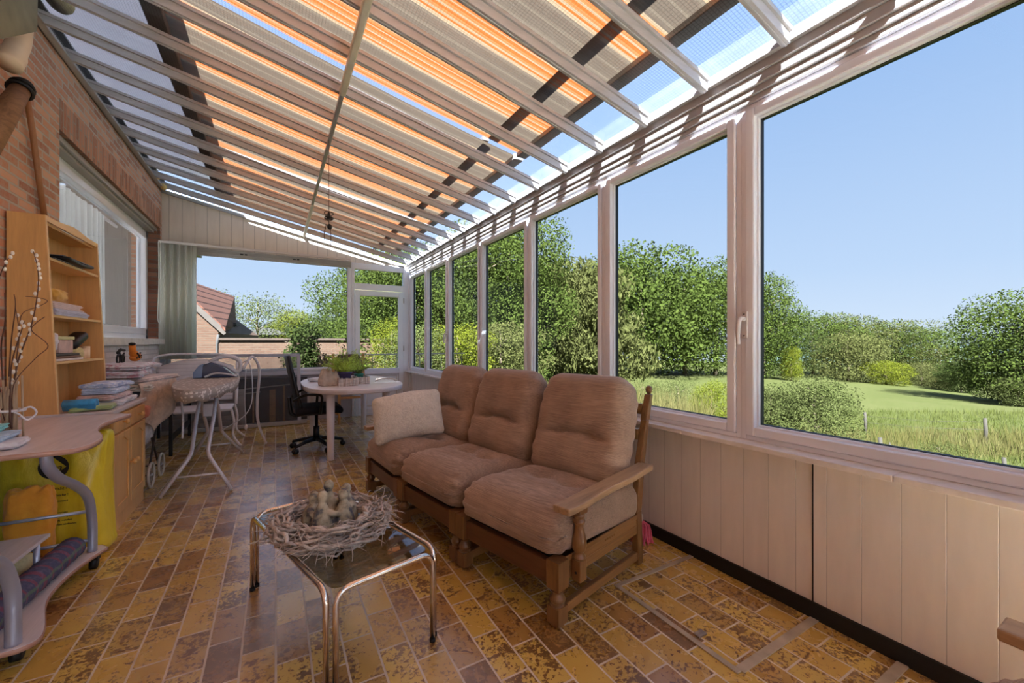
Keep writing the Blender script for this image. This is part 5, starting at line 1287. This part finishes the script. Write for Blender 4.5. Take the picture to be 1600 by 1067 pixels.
thing('orange_packet', crumple((-1.13, 3.17, .102), (.18, .10, .37), 14, .22, 16), cloth_mat('orange_paper', (236, 166, 52), (222, 146, 40), 7), 'crumpled orange paper packet leaning in front of the yellow bag', 'packet')
thing('cream_packet', crumple((-1.12, 2.93, .102), (.16, .16, .11), 15, .2, 12), cloth_mat('cream_paper', (226, 214, 160)), 'cream coloured packet squeezed under the small desk shelf', 'packet')
def tartan():
    n = NT('tartan_blanket'); c = n.n('ShaderNodeTexCoord'); sp = n.n('ShaderNodeSeparateXYZ'); n.l(c.outputs['Object'], sp.inputs[0])
    f1 = n.math('SINE', n.math('MULTIPLY', sp.outputs['Y'], 90.)); f2 = n.math('SINE', n.math('MULTIPLY', sp.outputs['Z'], 110.)); nz = n.noise(n.co(), 60, 3)
    col = n.mix(n.ramp(f1, [(.55, 0.), (.75, .7)]), lin(74, 78, 104), lin(140, 70, 84)); col = n.mix(n.ramp(f2, [(.6, 0.), (.8, .7)]), col, lin(96, 122, 96)); col = n.mix(n.ramp(nz, [(.5, 0.), (.7, .5)]), col, lin(120, 110, 140))
    n.pbr(col, .9, 0, n.bump(nz, .5, .005)); return n.m
rl_ = MB()
pth = smoothpath([(-.97, 2.27, .16), (-.97, 2.5, .16), (-.955, 2.8, .158), (-.94, 3.06, .155)], 12)
rl_.tube(pth, [.054 + .004 * sin(i * 1.6) for i in range(len(pth))], 18)
thing('rolled_blanket', rl_, tartan(), 'rolled tartan blanket lying along the bottom board of the desk', 'blanket')

# ================================================================ top corner by the house wall
m_bin = plain('grey_green_box', (122, 120, 96), .6, var=.2, vs=8)
def aX(u, v, x):
    r = ray(u, v); d = x / r.x; return Vector((x, r.y * d, H + r.z * d))
p0, p1, p2, p3 = aX(-60, -60, -1.12), aX(61, -60, -1.12), aX(59, 50, -1.12), aX(-60, 75, -1.12)
bx = MB(); q4 = [p0, p1, p2, p3]; bx.add([(x, p.y, min(p.z, zr(x) - .02)) for x in (-1.33, -1.12) for p in q4], [(0, 3, 2, 1), (4, 5, 6, 7)] + [(k, (k + 1) % 4, 4 + (k + 1) % 4, 4 + k) for k in range(4)])
thing('awning_drive_box', bx, m_bin, 'grey green metal box under the roof in the house corner', 'box', bevel=.006)
e0, e1, e2 = aX(32, 40, -1.26), aX(28, 70, -1.27), aX(12, 100, -1.285)
thing('drain_elbow', MB().tube(smoothpath([e0, e1, e2], 6), [.05] * 6 + [.05] * 3 + [.058] * 4, 18), plain('cream_pipe', (228, 206, 178), .5), 'cream plastic drain elbow coming out of the grey green box', 'pipe')
y0, y1, y2 = aX(36, 134, -1.27), aX(12, 172, -1.26), aX(-25, 230, -1.25)
thing('wooden_yoke', MB().tube([y0, y1, y2], [.040, .050, .055], 14), wood('old_log', (142, 104, 70), .5, .7, 'y'), 'old round wooden yoke hung high on the brick wall', 'yoke')
ax_ = (y1 - y0).normalized(); ux = ax_.orthogonal().normalized(); uy = ax_.cross(ux)
stp = MB()
for off, rr in ((.02, .047), (.06, .05)): stp.tube([y0 + ax_ * off + (ux * cos(a) + uy * sin(a)) * rr for a in np.linspace(0, 2 * pi, 19)[:-1]], .009, 6, closed=True)
stp.tube([y0 - ax_ * .012, y0 + ax_ * .016], .044, 14)
thing('leather_strap', stp, m_blackp, 'dark strap bound round the end of the wooden yoke', 'strap')
thing('wooden_stick', MB().tube([aX(40, 140, -1.335), aX(50, 200, -1.34), aX(60, 275, -1.345), aX(69, 336, -1.345)], .016, 12), wood('broom_stick', (160, 108, 68), .7, .5, 'z'), 'thin brown wooden stick leaning on the brick wall down to the shelf unit', 'stick')
m_foam = plain('expanding_foam', (226, 196, 130), .9, var=.15, vs=30, bump=.6, bs=60)
for k, (u, v, x, s_, lb) in enumerate(((92, -2, -1.22, .07, 'lump of cream building foam under the roof beside the metal box'), (246, 274, -1.31, .045, 'upper lump of yellow building foam in the far roof corner'), (256, 292, -1.31, .04, 'lower lump of yellow building foam in the far roof corner'))):
    q = aX(u, v, x); q.y = min(q.y, 7.28); thing('foam_lump', MB().ball(tuple(q), (s_, s_ * 1.6, s_), 14, 10), m_foam, lb, 'foam')

# ================================================================ pram, black table, laundry, toy
t = root('doll_pram', (-1.1, 4.8, 0), 'old doll pram with white rimmed wheels beside the pine cabinet', 'pram')
for x, y in ((-.93, 4.62), (-.93, 4.98), (-1.22, 4.62), (-1.22, 4.98)):
    w_ = obj('wheel', MB().tube([(x, y + .10 * cos(a), .105 + .10 * sin(a)) for a in np.linspace(0, 2 * pi, 29)[:-1]], .011, 8, closed=True), plain('wheel_rubber', (206, 200, 184), .6), t)
    sp_ = MB()
    for k in range(8):
        a = k * pi / 4; sp_.tube([(x, y, .105), (x, y + .095 * cos(a), .105 + .095 * sin(a))], .002, 4)
    sp_.tube([(x - .015, y, .105), (x + .015, y, .105)], .014, 10); obj('spokes', sp_, m_alu, w_)
m_pf = plain('pram_frame', (70, 62, 58), .4, .6)
for x in (-.95, -1.20): obj('frame_bar', MB().tube([(x, 4.62, .11), (x, 4.92, .50)], .008, 8).tube([(x, 4.98, .11), (x, 4.66, .50)], .008, 8), m_pf, t)
obj('axle', MB().tube([(-.93, 4.62, .105), (-1.22, 4.62, .105)], .006, 8), m_pf, t); obj('axle', MB().tube([(-.93, 4.98, .105), (-1.22, 4.98, .105)], .006, 8), m_pf, t)
obj('tub', MB().rbox((.32, .62, .36), .08, 12, lambda p, n: (p[0] * (1 + .3 * p[2]), p[1] * (1 + .3 * p[2]), p[2]), Matrix.Translation((-1.12, 4.78, .66))), plain('pram_cloth', (160, 160, 176), .9), t)
thing('white_bag', crumple((-.985, 4.62, .40), (.10, .24, .20), 31, .2, 12), m_wht, 'white bag hanging off the pram side next to the cabinet', 'bag')
thing('straw_hat', MB().rbox((.06, .20, .10), .03, 12, None, Matrix.Translation((-.93, 4.46, .68))), cloth_mat('salmon_felt', (216, 136, 112)), 'salmon pink rounded cap stuffed beside the cabinet top', 'cap')
t = root('black_side_table', (-1.15, 6.35, 0), 'narrow side table with thin black metal legs behind the ironing board', 'table')
obj('table_top', MB().box(-1.34, -.98, 5.76, 6.95, .70, .725), m_black, t)
for x, y in ((-1.0, 5.79), (-1.32, 5.79), (-1.0, 6.92), (-1.32, 6.92)): obj('leg', MB().box(x - .015, x + .015, y - .015, y + .015, 0, .70), m_blackp, t)
obj('stretcher', MB().box(-1.01, -.99, 5.8, 6.9, .16, .22), m_blackp, t); obj('stretcher', MB().box(-1.01, -.99, 5.8, 6.9, .42, .44), m_blackp, t)
thing('wooden_crate', MB().box(-1.16, -.98, 5.78, 5.95, .725, .885), wood('crate', (176, 124, 74), .7, .6, 'y'), 'small brown wooden box on the pile behind the ironing board tip', 'box')
# white slatted heater along the far wall
t = root('slatted_heater', (-.95, 7.2, 0), 'long white slatted heater at the foot of the far wall', 'heater')
hm = MB()
for k in range(7): hm.box(-1.33, -.4, 7.18 + .002 * k, 7.21 + .002 * k, .06 + .07 * k, .115 + .07 * k)
obj('slats', hm, m_white, t); obj('housing', MB().box(-1.34, -.39, 7.21, 7.27, .03, .56), m_white, t)

m_floral = cloth_mat('floral_quilt', (206, 204, 208), (176, 128, 140), 22, .56)
m_beige = cloth_mat('beige_linen', (206, 184, 164)); m_pinkl = cloth_mat('pale_pink_linen', (226, 206, 196))
g2 = 'linen piled between the cabinet and the ironing board'
LB = .845
folded('folded_quilt', (-1.12, 4.72, LB), (.42, .60, .06), cloth_mat('sprigged_cloth', (196, 190, 178), (120, 124, 110), 34, .58), 'sprigged dark edged quilt lowest in the linen pile', 'quilt', rz=.05, seed=41, layers=3, group=g2)
folded('folded_quilt', (-1.10, 4.86, LB + .061), (.46, .66, .055), m_pinkl, 'pale pink folded blanket in the linen pile, sliding to the ironing board', 'blanket', rz=-.25, seed=42, layers=3, group=g2, sag=.02)
folded('folded_quilt', (-1.15, 4.70, LB + .117), (.38, .62, .06), m_floral, 'floral quilt with mauve sprigs just under the topmost quilt', 'quilt', rz=.08, seed=43, layers=2, group=g2)
folded('folded_quilt', (-1.14, 4.72, LB + .178), (.40, .64, .055), m_floral, 'floral quilt topmost on the linen pile, below the orange toy', 'quilt', rz=-.05, seed=44, layers=2, group=g2, sag=.015)
# beige cloth hanging down
def drape(a, b):
    x = -.97 + .16 * a + .03 * b + .012 * sin(b * 9 + a * 12); y = 4.42 + .50 * a - .04 * b
    s = b * (.42 - .16 * abs(a - .35) * 2); z = .915 - s
    return (x + .03 * sin(a * 11) * b, y, z)
thing('hanging_cloth', MB().grid(24, 16, drape), m_beige, 'beige linen cloth hanging down from the pile in soft folds', 'cloth', solid=.006)
# toy
t = root('toy_figure', (-1.24, 5.25, 1.02), 'orange toy figure with black spots on the linen by the window sill', 'toy')
m_or = plain('orange_toy', (222, 128, 36), .5, var=.2, vs=10)
tx, ty, tz = -1.15, 5.10, LB + .226
obj('body', MB().tube(smoothpath([(tx, ty + .06, tz + .035), (tx, ty + .03, tz + .055), (tx, ty - .03, tz + .09), (tx, ty - .055, tz + .15)], 5), [.04] * 5 + [.034] * 5 + [.026] * 6, 14).ball((tx, ty + .03, tz + .035), (.04, .07, .035)).ball((tx + .01, ty + .12, tz + .055), (.018, .022, .022)), m_or, t)
sp_ = MB(); r_ = random.Random(2)
for k in range(11): sp_.ball((tx + .032 + .008 * r_.random(), ty - .06 + .014 * k, tz + .03 + .05 * r_.random()), (.008, .008, .008), 8, 6)
obj('black_spots', sp_, m_blackp, t); obj('cap', MB().ball((tx, ty - .057, tz + .165), (.027, .027, .014)), m_blackp, t)
tz -= .012
thing('toy_bicycle', MB().tube([(-1.17, 4.72, tz + .10), (-1.17, 4.80, tz + .13), (-1.17, 4.90, tz + .12)], .012, 6).tube([(-1.17, 4.76, tz + .12), (-1.17, 4.84, tz + .02), (-1.17, 4.90, tz + .10)], .006, 6).tube([(-1.17, 4.74 + .04 * cos(a), tz + .045 + .04 * sin(a)) for a in np.linspace(0, 2 * pi, 17)[:-1]], .007, 6, closed=True).tube([(-1.17, 4.86 + .038 * cos(a), tz + .045 + .038 * sin(a)) for a in np.linspace(0, 2 * pi, 17)[:-1]], .007, 6, closed=True), m_blackp, 'small black wire toy bicycle next to the orange toy', 'toy')

# ================================================================ ironing board with iron
t = root('ironing_board', (-.55, 4.8, 0), 'ironing board with a grey cover of white dots, on crossed white legs', 'ironing board')
def dots():
    n = NT('dotted_cover'); v = n.n('ShaderNodeTexVoronoi'); v.inputs['Scale'].default_value = 30; n.l(n.co(), v.inputs['Vector']); v.inputs['Randomness'].default_value = .55
    n.pbr(n.ramp(v.outputs['Distance'], [(.30, lin(232, 226, 220)), (.36, lin(168, 160, 152))]), .9); return n.m
bd = []
for k in range(44):
    a = 2 * pi * k / 44; c, s = cos(a), sin(a)
    yy = 4.78 + .94 * s; ww = .24 * (1 if s > -.1 else (1 + (s + .1) * .30)); bd.append((-.55 + ww * abs(c) ** .75 * (1 if c > 0 else -1), yy))
obj('padded_cover', MB().prism(bd, .868, .898), dots(), t, bevel=.01)
sk = MB(); n_ = len(bd); sk.add([(x, y, .885) for x, y in bd] + [(-.55 + (x + .55) * .93, 4.78 + (y - 4.78) * .97, .80 + .012 * sin(i * 1.9)) for i, (x, y) in enumerate(bd)], [(i, (i + 1) % n_, n_ + (i + 1) % n_, n_ + i) for i in range(n_)], True)
obj('cover_skirt', sk, dots(), t, solid=.003)
m_leg = plain('white_tube', (206, 206, 214), .35, .1)
for (pa, pb, x0_) in (((-.80, 4.23, .012), (-.32, 4.17, .012), 1), ((-.78, 5.50, .012), (-.32, 5.52, .012), -1)):
    foot = MB()
    yk = 4.34 if x0_ > 0 else 5.36; top_y = 5.05 if x0_ > 0 else 4.72
    for px0, sgn in ((pa, -1), (pb, 1)):
        kx = -.56 + sgn * .055
        obj('leg_tube', MB().tube(fillet([px0, (kx, yk, .30), (kx + .01 * sgn, (yk + top_y) / 2, .58), (kx, top_y, .865)], .06), .015, 10), m_leg, t)
    f_ = .45; obj('foot_brace', MB().tube([Vector(pa).lerp(Vector((-.615, yk, .30)), f_), Vector(pb).lerp(Vector((-.505, yk, .30)), f_)], .009, 8), m_leg, t)
obj('pivot_bracket', MB().box(-.60, -.52, 4.86, 4.92, .54, .66), m_leg, t, bevel=.004)
obj('tie_ribbon', MB().tube(smoothpath([(-.70, 4.5, .84), (-.705, 4.51, .70), (-.695, 4.5, .6), (-.70, 4.51, .42)]), .008, 6), m_wht, t)
# iron: resting on its heel
t = root('steam_iron', (-.5, 5.1, .9), 'grey and dark blue steam iron lying on the ironing board', 'iron')
ix, iy, iz = -.52, 5.02, .90
m_igrey = plain('iron_grey', (196, 198, 204), .3, var=.03)
sp2 = [(.0 + .0, 0)]
prof = [(-.17, 0), (-.165, .05), (-.12, .12), (-.03, .155), (.06, .11), (.15, .03), (.19, 0)]
prof = [(ix + a, iz + b + .001) for a, b in prof]
obj('water_tank', MB().prism(prof, iy - .05, iy + .05, 'y'), plain('dark_blue_plastic', (52, 66, 96), .15, var=.1), t, bevel=.012)
obj('clear_nose', MB().prism([(ix - .175, iz + .002), (ix - .17, iz + .06), (ix - .125, iz + .128), (ix - .09, iz + .14), (ix - .10, iz + .002)], iy - .052, iy + .052, 'y'), plain('light_blue_plastic', (120, 146, 180), .12), t, bevel=.008)
obj('handle', MB().tube(smoothpath([(ix - .05, iy, iz + .155), (ix + .03, iy, iz + .20), (ix + .12, iy, iz + .205), (ix + .20, iy, iz + .16), (ix + .205, iy, iz + .08), (ix + .17, iy, iz + .055), (ix + .09, iy, iz + .115), (ix - .03, iy, iz + .155)], 5), .019, 10), m_igrey, t)
obj('sole_trim', MB().tube(smoothpath([(ix - .08, iy - .055, iz + .01), (ix, iy - .058, iz + .045), (ix + .1, iy - .055, iz + .035), (ix + .18, iy - .04, iz + .01)]), .010, 8), m_igrey, t)
obj('power_cord', MB().tube(smoothpath([(ix + .20, iy, iz + .12), (ix + .27, iy - .02, iz + .16), (ix + .31, iy - .05, iz + .02), (ix + .31, iy - .06, iz - .25), (ix + .24, iy - .06, iz - .40), (ix + .06, iy - .06, iz - .52)], 8), .005, 8), m_igrey, t)

# white garden chair behind the ironing board
t = root('garden_chair', (-.75, 6.2, 0), 'white garden chair with curved frame and slatted back behind the ironing board', 'chair')
m_wch = plain('white_chair', (216, 214, 218), .35, var=.04)
fr_ = MB(); fr_.tube(smoothpath([(-1.30, 6.35, .46), (-1.31, 6.55, .95), (-1.25, 6.6, 1.08), (-.9, 6.62, 1.10), (-.50, 6.6, 1.07), (-.44, 6.55, .95), (-.44, 6.35, .46)], 6), .016, 10)
obj('back_frame', fr_, m_wch, t)
sb = MB().grid(20, 6, lambda a, b: (-1.27 + .79 * a, 6.40 + .19 * b, .52 + (.42 + .10 * sin(pi * a)) * b))
obj('back_panel', sb, planks('white_slats', (214, 212, 216), 'Z', .045, .12), t, solid=.012)
obj('seat', MB().rbox((.82, .50, .04), .018, 8, None, Matrix.Translation((-.87, 6.15, .45))), m_wch, t)
for k, (x, y0_) in enumerate(((-1.28, 5.92), (-.46, 5.92), (-1.28, 6.38), (-.46, 6.38))):
    s = 1 if x > -.9 else -1
    obj('leg', MB().tube(smoothpath([(x, y0_, .46), (x + s * .03, y0_, .30), (x + s * .02, y0_, .14), (x + s * .10, y0_ + (-.06 if k < 2 else .1), .012)], 6), .014, 10), m_wch, t)
t = root('curved_plant_stand', (-.2, 5.9, 0), 'tall curved white metal hoop standing right of the ironing board', 'stand')
for k, x in enumerate((-.22,)):
    obj('hoop', MB().tube(smoothpath([(x - .10, 5.6, .95), (x - .02, 5.72, 1.08), (x + .05, 5.78, .92), (x + .03, 5.8, .55), (x + .04, 5.82, .28), (x + .12, 5.84, .012)], 7), .015, 8), m_wch, t)
thing('knotted_rope', MB().tube(smoothpath([(-.30, 5.70, .94), (-.31, 5.70, .6), (-.30, 5.71, .28)]), .004, 6).ball((-.30, 5.71, .26), (.02, .02, .03)), m_wch, 'white rope with a knotted end hanging behind the ironing board', 'rope')

# framed screen leaning against the far wall
def mesh_mat():
    n = NT('dark_insect_mesh'); tr_ = n.n('ShaderNodeBsdfTransparent'); tr_.inputs[0].default_value = (.8, .8, .8, 1); df_ = n.n('ShaderNodeBsdfDiffuse'); df_.inputs[0].default_value = (.16, .16, .17, 1)
    mx = n.n('ShaderNodeMixShader'); mx.inputs[0].default_value = .28; n.l(tr_.outputs[0], mx.inputs[1]); n.l(df_.outputs[0], mx.inputs[2]); n.l(mx.outputs[0], n.out.inputs[0]); return n.m
t = root('screen_panel', (-.5, 7.1, 0), 'large grey framed screen leaning against the far wall below the window', 'screen')
m_sf = plain('grey_frame', (168, 168, 176), .4, .2)
def lp(x, z): return (x, 7.02 + .29 * z / 1.06, z)        # leaning plane
for n2, a, b in (('top_bar', lp(-1.36, 1.055), lp(.335, 1.05)), ('side_bar', lp(.315, 1.05), lp(.315, .03)), ('side_bar', lp(-1.345, 1.05), lp(-1.345, .03)), ('bottom_bar', lp(-1.35, .04), lp(.42, .04)), ('middle_bar', lp(-1.34, .78), lp(.31, .78))):
    obj(n2, MB().bar(a, b, .025, .05 if n2 != 'middle_bar' else .06, (0, 0, 1) if n2 != 'side_bar' else (1, 0, 0)), m_sf if n2 != 'bottom_bar' else m_beam, t, bevel=.004)
obj('mesh_cloth', MB().add([lp(-1.34, .06), lp(.31, .06), lp(.31, 1.04), lp(-1.34, 1.04)], [(0, 1, 2, 3)]), mesh_mat(), t)
dk = MB().box(-1.30, .44, 7.335, 7.345, .03, .70)
thing('black_backing_sheet', dk, plain('charcoal_sheet', (62, 62, 66), .5, var=.15), 'charcoal sheet standing behind the leaning screen', 'sheet')
t = root('wooden_rack', (-.4, 7.27, 0), 'pale slim laths and rails stored upright behind the leaning screen', 'rack')
for x, w2, h in ((-.66, .05, .50), (-.48, .03, .42), (-.08, .08, .52), (.10, .03, .58), (-.86, .04, .45), (-.30, .02, .5)): obj('lath', MB().box(x, x + w2, 7.305, 7.325, .03, h), m_armw, t)
obj('rail', MB().bar((-1.1, 7.31, .50), (.30, 7.31, .60), .018, .018), m_beam, t)
obj('rail', MB().bar((-.9, 7.30, .44), (-.2, 7.30, .50), .018, .018), m_beam, t)

# vertical blinds
t = root('vertical_blind', (-1.15, 7.2, 1.0), 'stacked white vertical blind drawn aside in the house corner of the far window', 'blind')
_n = NT('blind_fabric'); _x = _n.n('ShaderNodeBsdfTranslucent'); _x.inputs[0].default_value = (.92, .92, .86, 1); _y = _n.n('ShaderNodeBsdfDiffuse'); _y.inputs[0].default_value = (.8, .8, .74, 1)
_z = _n.n('ShaderNodeMixShader'); _z.inputs[0].default_value = .3; _n.l(_x.outputs[0], _z.inputs[1]); _n.l(_y.outputs[0], _z.inputs[2]); _n.l(_z.outputs[0], _n.out.inputs[0]); m_bl = _n.m
obj('head_rail', MB().box(-1.37, 1.08, 7.17, 7.215, 2.60, 2.635), m_white, t, bevel=.004)
for i in range(13):
    x = -1.34 + .026 * i if i < 12 else -1.0; a = radians(40 + 22 * sin(i * 2.1)) if i < 12 else radians(25)
    d = Vector((cos(a), -sin(a) if i % 1 == 0 else 0, 0)) * .055; c = Vector((x, 7.19, 0))
    m = MB().grid(5, 2, lambda u, v: tuple(c + d * (u - .5) * 1.7 + Vector((.006 * sin(pi * u), 0, 1.02 + 1.58 * v))))
    obj('slat', m, m_bl, t, solid=.002)
obj('pull_cord', MB().tube(smoothpath([(-1.36, 7.12, 2.6), (-1.355, 7.12, 2.1), (-1.365, 7.12, 1.6), (-1.35, 7.12, 1.52), (-1.335, 7.12, 1.6), (-1.34, 7.12, 2.6)]), .004, 6), m_bl, t)

# ================================================================ hanging chime, floor hatch, mop
t = root('wind_chime', (.47, 3.9, 2.3), 'small dark iron wind chime hanging on a string from the roof', 'chime')
cx0, cy0 = .385, 3.72
obj('string', MB().tube([(cx0, cy0, 2.985), (cx0, cy0, 2.33)], .0025, 5), m_twig, t)
ch = MB()
for k in range(7):
    a = k * 2 * pi / 7; ch.tube([(cx0 + .022 * cos(a) + .011 * cos(q), cy0 + .022 * sin(a), 2.285 + .011 * sin(q)) for q in np.linspace(0, 2 * pi, 11)[:-1]], .004, 5, closed=True)
ch.ball((cx0, cy0, 2.31), (.012, .012, .03)).ball((cx0 + .005, cy0, 2.215), (.02, .02, .024))
ch.tube([(cx0 + .035 * cos(q), cy0, 2.325 + .016 * sin(q)) for q in np.linspace(0, 2 * pi, 15)[:-1]], .0035, 5, closed=True)
ch.tube([(cx0, cy0, 2.31), (cx0, cy0, 2.2)], .003, 5)
obj('ornament', ch, plain('dark_iron', (38, 34, 32), .5, .5), t)
for dx, z in ((-.035, 2.10), (.015, 2.06)): obj('chime_tail', MB().tube([(cx0 + dx * .6, cy0, 2.23), (cx0 + dx, cy0, 2.16), (cx0 + dx, cy0, z)], .0035, 5), m_twig, t)

t = root('floor_hatch', (1.8, 1.24, 0), 'tiled floor hatch with a worn metal rim, by the window wall', 'hatch')
m_rim = plain('worn_hatch_rim', (186, 172, 152), .5, .3, var=.2, vs=12)
for (a, b, c, d) in ((1.505, 1.53, .91, 1.56), (1.53, 2.104, .90, .935), (1.53, 2.104, 1.535, 1.56)):
    obj('rim_strip', MB().box(a, b, c, d, .0005, .006), m_rim, t, bevel=.001)
obj('lifting_eye', MB().box(1.55, 1.60, 1.10, 1.13, .0005, .008), m_alu, t, bevel=.002)
thing('floor_strip', MB().box(1.45, 2.104, .60, .635, .0005, .006), m_rim, 'worn metal strip let into the floor nearer the camera than the hatch', 'strip')
mp = MB(); r_ = random.Random(77)
for i in range(80):
    a = pi * (.45 + .95 * r_.random()); q = Vector((2.02, 1.86, .10)); e_ = Vector((2.03 + .11 * cos(a) * r_.random(), 1.84 + .17 * (r_.random() - .5), .006)); mid = (q + e_) / 2 + Vector((.01 * r_.random(), .06 * (r_.random() - .5), .05))
    e_.x = min(e_.x, 2.095); mp.tube(smoothpath([q + Vector((0, .02 * (r_.random() - .5), 0)), mid, e_], 3), .006, 5)
t = root('pink_mop', (2.02, 1.86, 0), 'bright pink mop head on the floor behind the nearest sofa seat', 'mop')
obj('mop_head', mp, cloth_mat('pink_yarn', (232, 104, 132)), t); obj('socket', MB().lathe([(.02, .085), (.018, .15)], (2.02, 1.86, 0), 10), m_white, t)
